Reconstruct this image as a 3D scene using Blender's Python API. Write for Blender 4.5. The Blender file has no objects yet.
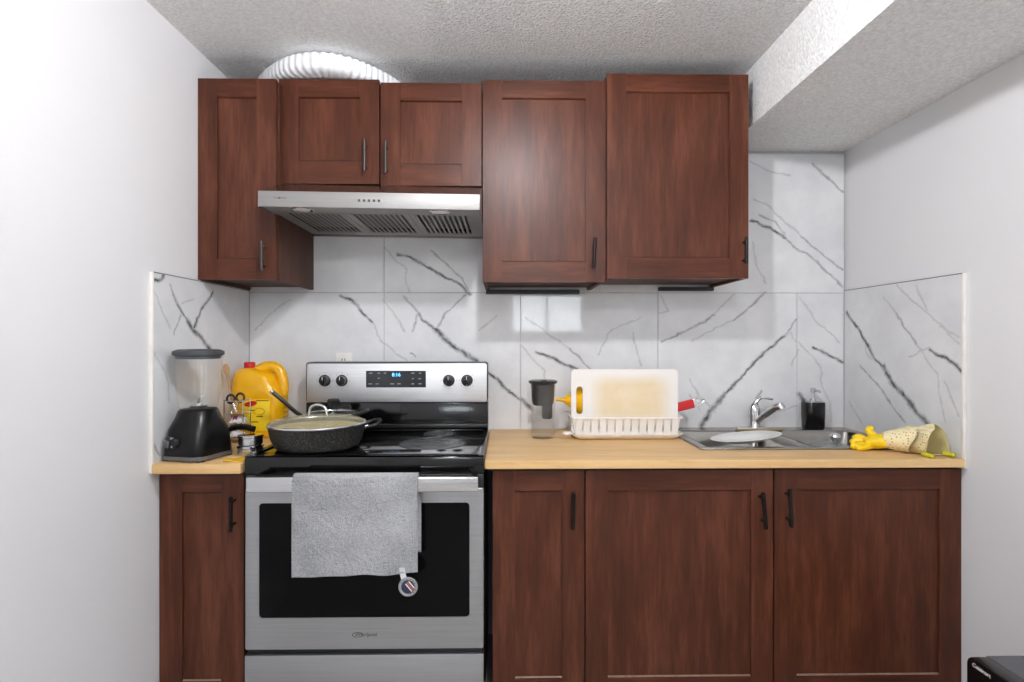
import bpy, bmesh, math, random
from mathutils import Vector, Matrix, Euler

random.seed(7)
SC = bpy.context.scene
COL = SC.collection
PI = math.pi

# ------------------------------------------------------------------ camera
cam_d = bpy.data.cameras.new('camera')
cam_d.sensor_width = 36.0
cam_d.lens = 560.0 / 1024.0 * 36.0
cam_d.clip_start = 0.02
cam = bpy.data.objects.new('camera', cam_d)
COL.objects.link(cam)
cam.location = (0.0, -2.456, 1.29)
cam.rotation_euler = (PI / 2, 0.0, -8.5 / 560.0)
SC.camera = cam

# ------------------------------------------------------------------ world, exposure
world = bpy.data.worlds.new('world')
SC.world = world
world.use_nodes = True
_b = world.node_tree.nodes['Background']
_b.inputs[0].default_value = (0.88, 0.94, 1.0, 1.0)
_b.inputs[1].default_value = 15.0
SC.view_settings.view_transform = 'Standard'
SC.view_settings.look = 'None'
SC.view_settings.gamma = 1.0
SC.view_settings.use_curve_mapping = False
SC.view_settings.exposure = 0.28
SC.cycles.max_bounces = 10
SC.cycles.diffuse_bounces = 6
SC.cycles.transparent_max_bounces = 16
SC.cycles.use_denoising = True
SC.cycles.sample_clamp_indirect = 6.0
LAMP_POWER = 745.0        # emission of the near ceiling bulb
LAMP2_POWER = 290.0       # emission of the bulb behind the camera

# ------------------------------------------------------------------ materials
def lin(h):
    h = h.lstrip('#')
    o = []
    for i in (0, 2, 4):
        c = int(h[i:i + 2], 16) / 255.0
        o.append(c / 12.92 if c <= 0.04045 else ((c + 0.055) / 1.055) ** 2.4)
    return (o[0], o[1], o[2], 1.0)

def new_mat(name):
    m = bpy.data.materials.new(name)
    m.use_nodes = True
    nt = m.node_tree
    return m, nt, nt.nodes['Principled BSDF']

def setp(p, **kw):
    names = {'rough': 'Roughness', 'metal': 'Metallic', 'spec': 'Specular IOR Level', 'coat': 'Coat Weight',
             'coat_rough': 'Coat Roughness', 'trans': 'Transmission Weight', 'ior': 'IOR', 'sheen': 'Sheen Weight',
             'aniso': 'Anisotropic', 'alpha': 'Alpha'}
    for k, v in kw.items():
        p.inputs[names[k]].default_value = v

def coords(nt, scale=(1, 1, 1), kind='position'):
    if kind == 'position':
        src = nt.nodes.new('ShaderNodeNewGeometry').outputs['Position']
    else:
        src = nt.nodes.new('ShaderNodeTexCoord').outputs['Object']
    mp = nt.nodes.new('ShaderNodeMapping')
    mp.inputs['Scale'].default_value = scale
    nt.links.new(src, mp.inputs['Vector'])
    return mp.outputs['Vector']

def noise(nt, vec, scale, detail=3.0, rough=0.5):
    n = nt.nodes.new('ShaderNodeTexNoise')
    n.inputs['Scale'].default_value = scale
    n.inputs['Detail'].default_value = detail
    n.inputs['Roughness'].default_value = rough
    nt.links.new(vec, n.inputs['Vector'])
    return n.outputs['Fac']

def ramp(nt, fac, stops):
    r = nt.nodes.new('ShaderNodeValToRGB')
    cr = r.color_ramp
    cr.elements[0].position, cr.elements[0].color = stops[0]
    cr.elements[1].position, cr.elements[1].color = stops[-1]
    for pos, c in stops[1:-1]:
        e = cr.elements.new(pos)
        e.color = c
    nt.links.new(fac, r.inputs['Fac'])
    return r.outputs['Color']

def bump(nt, p, height, strength=0.3, dist=0.002):
    b = nt.nodes.new('ShaderNodeBump')
    b.inputs['Strength'].default_value = strength
    b.inputs['Distance'].default_value = dist
    nt.links.new(height, b.inputs['Height'])
    nt.links.new(b.outputs['Normal'], p.inputs['Normal'])

def mth(nt, op, a, b=None, clamp=False):
    n = nt.nodes.new('ShaderNodeMath')
    n.operation = op
    n.use_clamp = clamp
    for i, v in enumerate((a, b)):
        if v is None:
            continue
        if isinstance(v, (int, float)):
            n.inputs[i].default_value = v
        else:
            nt.links.new(v, n.inputs[i])
    return n.outputs[0]

def plain(name, hexcol, rough=0.5, metal=0.0, var=0.04, vscale=30.0, bmp=0.0, bscale=200.0, **kw):
    m, nt, p = new_mat(name)
    c = lin(hexcol)
    v = coords(nt)
    lo = tuple(max(0.0, x * (1 - var)) for x in c[:3]) + (1.0,)
    hi = tuple(min(1.0, x * (1 + var)) for x in c[:3]) + (1.0,)
    nt.links.new(ramp(nt, noise(nt, v, vscale), [(0.3, lo), (0.7, hi)]), p.inputs['Base Color'])
    setp(p, rough=rough, metal=metal, **kw)
    if bmp:
        bump(nt, p, noise(nt, v, bscale, 4.0), bmp)
    return m

def emit(name, hexcol, strength):
    m, nt, p = new_mat(name)
    p.inputs['Base Color'].default_value = lin(hexcol)
    p.inputs['Emission Color'].default_value = lin(hexcol)
    p.inputs['Emission Strength'].default_value = strength
    return m

def clear(name, tint='fcfdfd', gloss=0.05, cover=0.0, cover_col='ffffff'):
    """thin clear wall: transparent with a fresnel gloss, optionally a little milky cover"""
    m = bpy.data.materials.new(name)
    m.use_nodes = True
    nt = m.node_tree
    nt.nodes.remove(nt.nodes['Principled BSDF'])
    out = nt.nodes['Material Output']
    tr = nt.nodes.new('ShaderNodeBsdfTransparent')
    tr.inputs[0].default_value = lin(tint)
    gl = nt.nodes.new('ShaderNodeBsdfGlossy')
    gl.inputs['Roughness'].default_value = gloss
    lw = nt.nodes.new('ShaderNodeLayerWeight')
    lw.inputs['Blend'].default_value = 0.15
    mx = nt.nodes.new('ShaderNodeMixShader')
    fac = mth(nt, 'ADD', mth(nt, 'MULTIPLY', mth(nt, 'POWER', lw.outputs['Facing'], 2.0), 0.5), 0.03, True)
    nt.links.new(fac, mx.inputs[0])
    nt.links.new(tr.outputs[0], mx.inputs[1])
    nt.links.new(gl.outputs[0], mx.inputs[2])
    last = mx.outputs[0]
    if cover:
        df = nt.nodes.new('ShaderNodeBsdfDiffuse')
        df.inputs[0].default_value = lin(cover_col)
        m2 = nt.nodes.new('ShaderNodeMixShader')
        m2.inputs[0].default_value = cover
        nt.links.new(last, m2.inputs[1])
        nt.links.new(df.outputs[0], m2.inputs[2])
        last = m2.outputs[0]
    nt.links.new(last, out.inputs['Surface'])
    return m

def wood(name, dark, mid, light, axis, rough=0.34, fine=1.0):
    """grain runs along axis ('x' or 'z')"""
    m, nt, p = new_mat(name)
    sc = {'z': (17, 17, 1.9), 'x': (1.9, 17, 17)}[axis]
    sf = {'z': (100, 100, 9), 'x': (9, 100, 100)}[axis]
    geo = nt.nodes.new('ShaderNodeNewGeometry')
    oi = nt.nodes.new('ShaderNodeObjectInfo')
    off = nt.nodes.new('ShaderNodeVectorMath')
    off.operation = 'SCALE'
    off.inputs[0].default_value = (3.1, 5.3, 7.7)
    nt.links.new(oi.outputs['Random'], off.inputs['Scale'])
    add = nt.nodes.new('ShaderNodeVectorMath')
    add.operation = 'ADD'
    nt.links.new(geo.outputs['Position'], add.inputs[0])
    nt.links.new(off.outputs[0], add.inputs[1])
    def mp(s):
        q = nt.nodes.new('ShaderNodeMapping')
        q.inputs['Scale'].default_value = s
        nt.links.new(add.outputs[0], q.inputs['Vector'])
        return q.outputs['Vector']
    a = noise(nt, mp(sc), 1.0, 6.0, 0.66)
    b = noise(nt, mp(sf), 1.0, 3.0, 0.6)
    c = noise(nt, mp((3, 3, 3)), 1.0, 2.0)
    f = mth(nt, 'ADD', mth(nt, 'MULTIPLY', a, 0.62), mth(nt, 'ADD', mth(nt, 'MULTIPLY', b, 0.23 * fine), mth(nt, 'MULTIPLY', c, 0.15)))
    nt.links.new(ramp(nt, f, [(0.34, lin(dark)), (0.50, lin(mid)), (0.66, lin(light))]), p.inputs['Base Color'])
    setp(p, rough=rough, spec=0.24)
    bump(nt, p, b, 0.12, 0.0006)
    return m

M = {}
M['paint'] = plain('wall_paint', 'e6e6e7', 0.62, var=0.012, vscale=3.0, bmp=0.05, bscale=90)
M['grout'] = plain('grout', 'bcbdbe', 0.9)
M['floor'] = wood('floor_laminate', 'a5a29e', 'b4b1ad', 'c0bdb9', 'x', 0.5)
M['cherry_v'] = wood('cherry_upright', '371c12', '4f291a', '683d2b', 'z', 0.37)
M['cherry_h'] = wood('cherry_level', '371c12', '4f291a', '683d2b', 'x', 0.37)
M['oak'] = wood('worktop_laminate', 'c79f69', 'd8b27c', 'e2c08f', 'x', 0.42)
M['carcass'] = wood('cabinet_carcass', '3a2119', '4d2d20', '5a3828', 'z', 0.5)
M['handle_dark'] = plain('bronze_handle', '2b2625', 0.38, 0.85)
M['handle_steel'] = plain('brushed_handle', '4d4643', 0.5, 0.8)
M['black_rail'] = plain('black_rail', '17191a', 0.4)
M['black'] = plain('black_plastic', '141415', 0.32)
M['black_gloss'] = plain('black_enamel', '0b0b0c', 0.12)
M['black_soft'] = plain('black_rubber', '1c1b1b', 0.55)
M['chrome'] = plain('chrome', 'd9d9da', 0.12, 1.0)
M['white_plastic'] = plain('white_plastic', 'eeeae4', 0.38)
M['yellow_plastic'] = plain('yellow_plastic', 'f0b70e', 0.33)
M['red_plastic'] = plain('red_plastic', 'c4181d', 0.35)
M['porcelain'] = plain('porcelain', 'f1f1ee', 0.15)
M['duct'] = plain('duct_vinyl', 'eef0f2', 0.42)
M['lettering_dark'] = plain('dark_lettering', '3a3839', 0.4)
M['lettering_white'] = plain('white_lettering', 'e8e8e6', 0.5)
M['grey_rubber'] = plain('grey_lid', '414448', 0.5)
M['clear'] = clear('clear_glass')
M['clear_plastic'] = clear('clear_plastic', 'ffffff', 0.06, 0.02, 'd8dcdf')

def steel(name, hexcol, rough, axis='x', metal=1.0):
    m, nt, p = new_mat(name)
    s = {'x': (4, 300, 300), 'z': (300, 300, 4), 'y': (300, 4, 300)}[axis]
    n = noise(nt, coords(nt, s), 1.0, 3.0)
    c = lin(hexcol)
    lo = tuple(x * 0.93 for x in c[:3]) + (1,)
    hi = tuple(min(1, x * 1.06) for x in c[:3]) + (1,)
    nt.links.new(ramp(nt, n, [(0.3, lo), (0.7, hi)]), p.inputs['Base Color'])
    nt.links.new(mth(nt, 'ADD', mth(nt, 'MULTIPLY', n, 0.12), rough - 0.06), p.inputs['Roughness'])
    setp(p, metal=metal)
    return m
M['steel'] = steel('brushed_steel', 'd6d7d9', 0.47)
M['steel_shell'] = steel('shell_steel', 'b0aeac', 0.24)
M['steel_dimmed'] = steel('door_steel_dimmed', 'b4b5b7', 0.42)  # darker copy of the stove steel, its duller reflection put into the colour
M['steel_hood'] = steel('hood_steel', 'a9a7a5', 0.60)
M['steel_sink'] = steel('sink_steel', 'a19e9a', 0.22)
M['steel_bright'] = steel('bright_steel', 'dededf', 0.22)

# popcorn ceiling, part of it scraped smooth
def popcorn(name, patch):
    m, nt, p = new_mat(name)
    v = coords(nt)
    n1 = noise(nt, v, 95.0, 3.0, 0.7)
    vo = nt.nodes.new('ShaderNodeTexVoronoi')
    vo.inputs['Scale'].default_value = 105.0
    nt.links.new(v, vo.inputs['Vector'])
    h = mth(nt, 'ADD', n1, mth(nt, 'MULTIPLY', mth(nt, 'SUBTRACT', 0.6, vo.outputs['Distance']), 0.7))
    nt.links.new(ramp(nt, n1, [(0.3, lin('dcdcdb')), (0.7, lin('fbfbfa'))]), p.inputs['Base Color'])
    b = nt.nodes.new('ShaderNodeBump')
    b.inputs['Distance'].default_value = 0.011
    nt.links.new(h, b.inputs['Height'])
    if patch:
        sx = nt.nodes.new('ShaderNodeSeparateXYZ')
        nt.links.new(v, sx.inputs[0])
        wob = mth(nt, 'MULTIPLY', noise(nt, v, 6.0), 0.16)
        ax = mth(nt, 'MULTIPLY', mth(nt, 'SUBTRACT', mth(nt, 'ADD', sx.outputs['X'], wob), -0.26), 9.0, True)
        ay = mth(nt, 'MULTIPLY', mth(nt, 'SUBTRACT', mth(nt, 'ADD', sx.outputs['Y'], wob), -0.30), 14.0, True)
        k = mth(nt, 'MAXIMUM', ax, ay)
        nt.links.new(mth(nt, 'MULTIPLY', k, 1.0), b.inputs['Strength'])
    else:
        b.inputs['Strength'].default_value = 0.45
    nt.links.new(b.outputs['Normal'], p.inputs['Normal'])
    setp(p, rough=0.9, spec=0.2)
    return m
M['popcorn'] = popcorn('popcorn_ceiling', True)
M['soffit'] = popcorn('soffit_texture', False)

def speckle(name, base, dot, scale, thr, rough):
    m, nt, p = new_mat(name)
    v = coords(nt)
    n = noise(nt, v, scale, 2.0, 0.7)
    nt.links.new(ramp(nt, n, [(thr, lin(base)), (thr + 0.06, lin(dot))]), p.inputs['Base Color'])
    setp(p, rough=rough)
    return m
M['pan_stone'] = speckle('speckled_pan', '1a1a19', '6b6a62', 240, 0.58, 0.5)
M['food'] = speckle('creamy_food', 'c9b274', 'ddcc9c', 45, 0.5, 0.7)

# marble tile with its own veins: veins are polylines on the tile face
def marble(name, veins, ucomp, seed):
    m, nt, p = new_mat(name)
    geo = nt.nodes.new('ShaderNodeNewGeometry')
    pos = geo.outputs['Position']
    sep = nt.nodes.new('ShaderNodeSeparateXYZ')
    nt.links.new(pos, sep.inputs[0])
    cmb = nt.nodes.new('ShaderNodeCombineXYZ')
    nt.links.new(sep.outputs[ucomp], cmb.inputs[0])
    nt.links.new(sep.outputs['Z'], cmb.inputs[1])
    flat = cmb.outputs[0]
    def nz(scale, amt):
        n = nt.nodes.new('ShaderNodeTexNoise')
        n.inputs['Scale'].default_value = scale
        n.inputs['Detail'].default_value = 3.0
        nt.links.new(flat, n.inputs['Vector'])
        s = nt.nodes.new('ShaderNodeVectorMath')
        s.operation = 'MULTIPLY_ADD'
        s.inputs[1].default_value = (amt, amt, 0)
        s.inputs[2].default_value = (-amt / 2, -amt / 2, 0)
        nt.links.new(n.outputs['Color'], s.inputs[0])
        return s.outputs[0]
    w = nt.nodes.new('ShaderNodeVectorMath')
    w.operation = 'ADD'
    nt.links.new(nz(16, 0.030), w.inputs[0])
    nt.links.new(nz(70, 0.010), w.inputs[1])
    wp = nt.nodes.new('ShaderNodeVectorMath')
    wp.operation = 'ADD'
    nt.links.new(flat, wp.inputs[0])
    nt.links.new(w.outputs[0], wp.inputs[1])
    P = wp.outputs[0]
    acc = None
    def vm(op, a, b=None, scale=None):
        n = nt.nodes.new('ShaderNodeVectorMath')
        n.operation = op
        for i, x in enumerate((a, b)):
            if x is None:
                continue
            if isinstance(x, tuple):
                n.inputs[i].default_value = x
            else:
                nt.links.new(x, n.inputs[i])
        if scale is not None:
            nt.links.new(scale, n.inputs['Scale'])
        return n
    for wd, st, pts in veins:
        for (a, b) in zip(pts[:-1], pts[1:]):
            ba = (b[0] - a[0], b[1] - a[1], 0.0)
            q = ba[0] ** 2 + ba[1] ** 2
            if q < 1e-8:
                continue
            pa = vm('SUBTRACT', P, (a[0], a[1], 0.0)).outputs[0]
            h = mth(nt, 'MULTIPLY', vm('DOT_PRODUCT', pa, (ba[0] / q, ba[1] / q, 0.0)).outputs['Value'], 1.0, True)
            d = vm('SUBTRACT', pa, vm('SCALE', ba, None, h).outputs[0]).outputs[0]
            L = vm('LENGTH', d).outputs['Value']
            s = mth(nt, 'ADD', mth(nt, 'MULTIPLY', L, -st / (1.75 * wd)), st)
            acc = s if acc is None else mth(nt, 'MAXIMUM', acc, s)
    cloud = noise(nt, flat, 5.0, 5.0, 0.6)
    base = ramp(nt, cloud, [(0.35, lin('d7d8da')), (0.65, lin('e5e6e7'))])
    if acc is not None:
        patchy = mth(nt, 'ADD', mth(nt, 'MULTIPLY', noise(nt, flat, 24.0, 2.0), 1.5), 0.10, True)
        rp_ = ramp(nt, acc, [(0.0, (0, 0, 0, 1)), (0.20, (.22, .22, .22, 1)), (0.50, (.45, .45, .45, 1)), (0.78, (.95, .95, .95, 1))])
        fac = mth(nt, 'MULTIPLY', rp_, patchy, True)
        mx = nt.nodes.new('ShaderNodeMix')
        mx.data_type = 'RGBA'
        nt.links.new(fac, mx.inputs['Factor'])
        nt.links.new(base, mx.inputs['A'])
        mx.inputs['B'].default_value = lin('3a3b3f')
        base = mx.outputs['Result']
    nt.links.new(base, p.inputs['Base Color'])
    setp(p, rough=0.05, spec=0.5)
    return m

# ------------------------------------------------------------------ mesh helpers
class MB:
    def __init__(self):
        self.v, self.f = [], []
    def add(self, vs, fs):
        n = len(self.v)
        self.v += [Vector(x) for x in vs]
        self.f += [tuple(i + n for i in q) for q in fs]
        return self
    def box(self, x0, x1, y0, y1, z0, z1):
        return self.add([(x0, y0, z0), (x1, y0, z0), (x1, y1, z0), (x0, y1, z0), (x0, y0, z1), (x1, y0, z1), (x1, y1, z1), (x0, y1, z1)],
                        [(0, 3, 2, 1), (4, 5, 6, 7), (0, 1, 5, 4), (1, 2, 6, 5), (2, 3, 7, 6), (3, 0, 4, 7)])
    def loft(self, rings, cap0=True, cap1=True, closed=True):
        n = len(rings[0])
        vs = [p for r in rings for p in r]
        fs = []
        for i in range(len(rings) - 1):
            for j in range(n if closed else n - 1):
                k = (j + 1) % n
                fs.append((i * n + j, i * n + k, (i + 1) * n + k, (i + 1) * n + j))
        if cap0:
            fs.append(tuple(reversed(range(n))))
        if cap1:
            fs.append(tuple((len(rings) - 1) * n + j for j in range(n)))
        return self.add(vs, fs)
    def lathe(self, prof, c=(0, 0, 0), seg=32, cap0=True, cap1=True, sx=1.0, sy=1.0):
        rings = []
        for r, z in prof:
            r = max(r, 1e-4)
            rings.append([(c[0] + sx * r * math.cos(2 * PI * k / seg), c[1] + sy * r * math.sin(2 * PI * k / seg), c[2] + z) for k in range(seg)])
        return self.loft(rings, cap0, cap1)
    def tube(self, path, r, seg=10, cap=True, flat=1.0):
        path = [Vector(p) for p in path]
        n = len(path)
        rad = r if isinstance(r, (list, tuple)) else [r] * n
        rings = []
        prev = None
        for i in range(n):
            t = (path[min(i + 1, n - 1)] - path[max(i - 1, 0)]).normalized()
            if prev is None:
                up = Vector((0, 0, 1)) if abs(t.z) < 0.9 else Vector((1, 0, 0))
                a = t.cross(up).normalized()
            else:
                a = (prev - t * prev.dot(t)).normalized()
            prev = a
            b = t.cross(a)
            rings.append([path[i] + a * rad[i] * math.cos(2 * PI * k / seg) + b * rad[i] * flat * math.sin(2 * PI * k / seg) for k in range(seg)])
        return self.loft(rings, cap, cap)
    def ring(self, c, R, r, seg=32, tseg=8, sx=1.0, sy=1.0, normal='z'):
        rings = []
        for i in range(seg):
            a = 2 * PI * i / seg
            row = []
            for j in range(tseg):
                b = 2 * PI * j / tseg
                x = (R + r * math.cos(b)) * math.cos(a) * sx
                y = (R + r * math.cos(b)) * math.sin(a) * sy
                z = r * math.sin(b)
                q = {'z': (x, y, z), 'y': (x, z, y), 'x': (z, x, y)}[normal]
                row.append((c[0] + q[0], c[1] + q[1], c[2] + q[2]))
            rings.append(row)
        rings.append(rings[0])
        return self.loft(rings, False, False)
    def prism(self, poly, axis, a, b):
        def P(u, v, w):
            return {'x': (w, u, v), 'y': (u, w, v), 'z': (u, v, w)}[axis]
        return self.loft([[P(u, v, a) for u, v in poly], [P(u, v, b) for u, v in poly]])
    def grid(self, fn, nu, nv):
        vs = [fn(i / nu, j / nv) for j in range(nv + 1) for i in range(nu + 1)]
        fs = [(j * (nu + 1) + i, j * (nu + 1) + i + 1, (j + 1) * (nu + 1) + i + 1, (j + 1) * (nu + 1) + i) for j in range(nv) for i in range(nu)]
        return self.add(vs, fs)
    def xf(self, mat):
        self.v = [mat @ p for p in self.v]
        return self
    def build(self, name, mat, parent=None, bevel=0.0, smooth=35, seg=2, kind=None):
        off = Vector((0, 0, 0))
        q = parent
        while q is not None:
            if not q.get('_local'):
                off += q.location
            q = q.parent
        me = bpy.data.meshes.new(name)
        bm = bmesh.new()
        vs = [bm.verts.new(p - off) for p in self.v]
        for q in self.f:
            try:
                bm.faces.new([vs[i] for i in q])
            except ValueError:
                pass
        bmesh.ops.remove_doubles(bm, verts=bm.verts, dist=1e-6)
        bmesh.ops.recalc_face_normals(bm, faces=bm.faces)
        if bevel:
            es = [e for e in bm.edges if len(e.link_faces) == 2 and e.calc_face_angle(0) > 0.6]
            bmesh.ops.bevel(bm, geom=es, offset=bevel, segments=seg, profile=0.5, affect='EDGES', clamp_overlap=True)
        bm.to_mesh(me)
        bm.free()
        if smooth:
            for pl in me.polygons:
                pl.use_smooth = True
            me.set_sharp_from_angle(angle=math.radians(smooth))
        me.materials.append(mat)
        o = bpy.data.objects.new(name, me)
        COL.objects.link(o)
        if parent is not None:
            o.parent = parent
        if kind:
            o['kind'] = kind
        return o

def B(x0, x1, y0, y1, z0, z1):
    return MB().box(x0, x1, y0, y1, z0, z1)

def thing(name, label, cat, loc=(0, 0, 0), group=None, local=False):
    o = bpy.data.objects.new(name, None)
    o.empty_display_size = 0.05
    COL.objects.link(o)
    o.location = loc
    tag(o, label, cat, group)
    if local:
        o['_local'] = 1
    return o

def tag(o, label, cat, group=None):
    o['label'] = label
    o['category'] = cat
    if group:
        o['group'] = group
    return o

def struct(o):
    o['kind'] = 'structure'
    return o

def rrect(x0, x1, y0, y1, r, n=5):
    pts = []
    for cx, cy, a0 in ((x1 - r, y1 - r, 0), (x0 + r, y1 - r, 90), (x0 + r, y0 + r, 180), (x1 - r, y0 + r, 270)):
        for k in range(n + 1):
            a = math.radians(a0 + 90 * k / n)
            pts.append((cx + r * math.cos(a), cy + r * math.sin(a)))
    return pts

def text_mesh(name, body, size, mat, parent, matrix, depth=0.0006, shear=0.0, squeeze=1.0):
    cu = bpy.data.curves.new(name, 'FONT')
    cu.body = body
    cu.size = size
    cu.extrude = depth
    cu.align_x = 'CENTER'
    cu.align_y = 'CENTER'
    cu.shear = shear
    cu.resolution_u = 3
    t = bpy.data.objects.new(name, cu)
    COL.objects.link(t)
    dg = bpy.context.evaluated_depsgraph_get()
    me = bpy.data.meshes.new_from_object(t.evaluated_get(dg))
    bpy.data.objects.remove(t)
    me.name = name
    off = Vector((0, 0, 0))
    q = parent
    while q is not None:
        if not q.get('_local'):
            off += q.location
        q = q.parent
    me.transform(Matrix.Translation(-off) @ matrix @ Matrix.Diagonal((squeeze, 1, 1, 1)))
    me.materials.clear()
    me.materials.append(mat)
    o = bpy.data.objects.new(name, me)
    COL.objects.link(o)
    o.parent = parent
    return o

FACE_FRONT = Matrix.Rotation(PI / 2, 4, 'X')          # text that reads from -y

def spline(pts, n=8):
    """Catmull-Rom through the points"""
    pts = [Vector(p) for p in pts]
    out = []
    for i in range(len(pts) - 1):
        p0, p1, p2, p3 = pts[max(i - 1, 0)], pts[i], pts[i + 1], pts[min(i + 2, len(pts) - 1)]
        for k in range(n):
            t = k / n
            out.append(0.5 * ((2 * p1) + (p2 - p0) * t + (2 * p0 - 5 * p1 + 4 * p2 - p3) * t * t + (3 * p1 - p0 - 3 * p2 + p3) * t ** 3))
    out.append(pts[-1])
    return out

# veins of the marble tiles: (width, strength, polyline of (along wall, height))
VEINS_BACK = [
    (0.0062, 0.95, [(-0.711, 1.483), (-0.662, 1.466), (-0.613, 1.416), (-0.577, 1.376)]),
    (0.0038, 0.30, [(-0.577, 1.376), (-0.524, 1.281), (-0.470, 1.238), (-0.422, 1.203)]),
    (0.0038, 0.30, [(-0.524, 1.470), (-0.492, 1.426), (-0.431, 1.335)]),
    (0.0038, 0.30, [(-0.524, 1.699), (-0.422, 1.605), (-0.426, 1.542), (-0.413, 1.497)]),
    (0.0062, 0.95, [(-0.458, 1.672), (-0.382, 1.645), (-0.315, 1.605), (-0.252, 1.565), (-0.189, 1.534), (-0.144, 1.497)]),
    (0.0042, 0.62, [(-0.315, 1.686), (-0.252, 1.628), (-0.189, 1.574), (-0.144, 1.506)]),
    (0.0042, 0.62, [(-0.436, 1.487), (-0.400, 1.443), (-0.368, 1.407)]),
    (0.0062, 0.95, [(-0.368, 1.407), (-0.355, 1.385), (-0.297, 1.336)]),
    (0.0100, 1.00, [(-0.297, 1.336), (-0.243, 1.290), (-0.189, 1.246), (-0.117, 1.201)]),
    (0.0062, 0.95, [(-0.147, 1.230), (-0.065, 1.153), (0.017, 1.076), (0.068, 1.036)]),
    (0.0100, 1.00, [(0.079, 1.032), (0.121, 0.997)]),
    (0.0042, 0.62, [(-0.162, 1.497), (-0.207, 1.457), (-0.252, 1.407), (-0.288, 1.353)]),
    (0.0042, 0.62, [(-0.373, 1.403), (-0.400, 1.335)]),
    (0.0042, 0.62, [(-0.405, 1.238), (-0.383, 1.220)]),
    (0.0038, 0.30, [(0.077, 1.271), (0.137, 1.207), (0.181, 1.158), (0.178, 1.125)]),
    (0.0062, 0.95, [(0.148, 1.243), (0.214, 1.218), (0.269, 1.185), (0.330, 1.163)]),
    (0.0038, 0.30, [(0.094, 1.394), (0.291, 1.257)]),
    (0.0042, 0.62, [(0.291, 1.257), (0.341, 1.207), (0.389, 1.163)]),
    (0.0038, 0.30, [(0.571, 1.328), (0.587, 1.251), (0.604, 1.180)]),
    (0.0100, 1.00, [(0.871, 0.917), (0.921, 0.988), (0.976, 1.054)]),
    (0.0062, 0.95, [(0.976, 1.054), (1.025, 1.109), (1.075, 1.158), (1.125, 1.213)]),
    (0.0062, 0.95, [(1.125, 1.213), (1.181, 1.263), (1.242, 1.312)]),
    (0.0042, 0.62, [(1.242, 1.312), (1.291, 1.384)]),
    (0.0042, 0.62, [(0.694, 1.284), (0.799, 1.328), (0.931, 1.406)]),
    (0.0038, 0.30, [(0.931, 1.406), (1.020, 1.499)]),
    (0.0042, 0.62, [(1.153, 1.507), (1.086, 1.433), (1.020, 1.384)]),
    (0.0038, 0.30, [(1.020, 1.384), (0.931, 1.350), (0.831, 1.286)]),
    (0.0038, 0.30, [(1.308, 1.488), (1.375, 1.384), (1.486, 1.284)]),
    (0.0038, 0.30, [(1.308, 1.284), (1.375, 1.207), (1.408, 1.169), (1.402, 1.119), (1.442, 1.009), (1.452, 0.932)]),
    (0.0062, 0.95, [(1.369, 1.257), (1.442, 1.229), (1.499, 1.194)]),
    (0.0100, 1.00, [(1.308, 1.053), (1.330, 1.026)]),
    (0.0038, 0.30, [(1.177, 1.268), (1.264, 1.323), (1.293, 1.286)]),
    (0.0038, 0.30, [(1.302, 1.250), (1.275, 1.185)]),
    (0.0062, 0.95, [(1.091, 1.820), (1.179, 1.789), (1.242, 1.748)]),
    (0.0042, 0.62, [(1.242, 1.748), (1.315, 1.686), (1.388, 1.635)]),
    (0.0042, 0.62, [(1.388, 1.635), (1.498, 1.531)]),
    (0.0042, 0.62, [(1.127, 1.848), (1.200, 1.821), (1.242, 1.764)]),
    (0.0038, 0.30, [(1.106, 1.919), (1.179, 1.877), (1.315, 1.753)]),
    (0.0042, 0.62, [(1.315, 1.753), (1.409, 1.671), (1.503, 1.604)]),
    (0.0042, 0.62, [(1.367, 2.080), (1.404, 2.029), (1.461, 1.987), (1.502, 1.951)]),
    (0.0038, 0.30, [(1.093, 2.085), (1.177, 2.032), (1.262, 2.024)]),
    (0.0038, 0.30, [(1.106, 1.723), (1.111, 1.629), (1.158, 1.546)]),
    (0.0038, 0.30, [(-1.082, 1.338), (-0.996, 1.425), (-0.931, 1.469)]),
    (0.0038, 0.30, [(0.415, 1.228), (0.477, 1.338), (0.601, 1.391)]),
    (0.0038, 0.30, [(0.822, 1.118), (0.866, 1.039), (0.937, 0.977)]),
    (0.0038, 0.30, [(0.698, 1.488), (0.729, 1.427), (0.685, 1.409)]),
    (0.0038, 0.30, [(-0.103, 1.338), (-0.028, 1.404)]),
    (0.0042, 0.62, [(1.110, 1.038), (1.141, 1.069)]),
    (0.0038, 0.30, [(0.866, 0.986), (0.822, 1.052)]),
    (0.0038, 0.30, [(1.213, 0.981), (1.297, 1.003)]),
]
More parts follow.
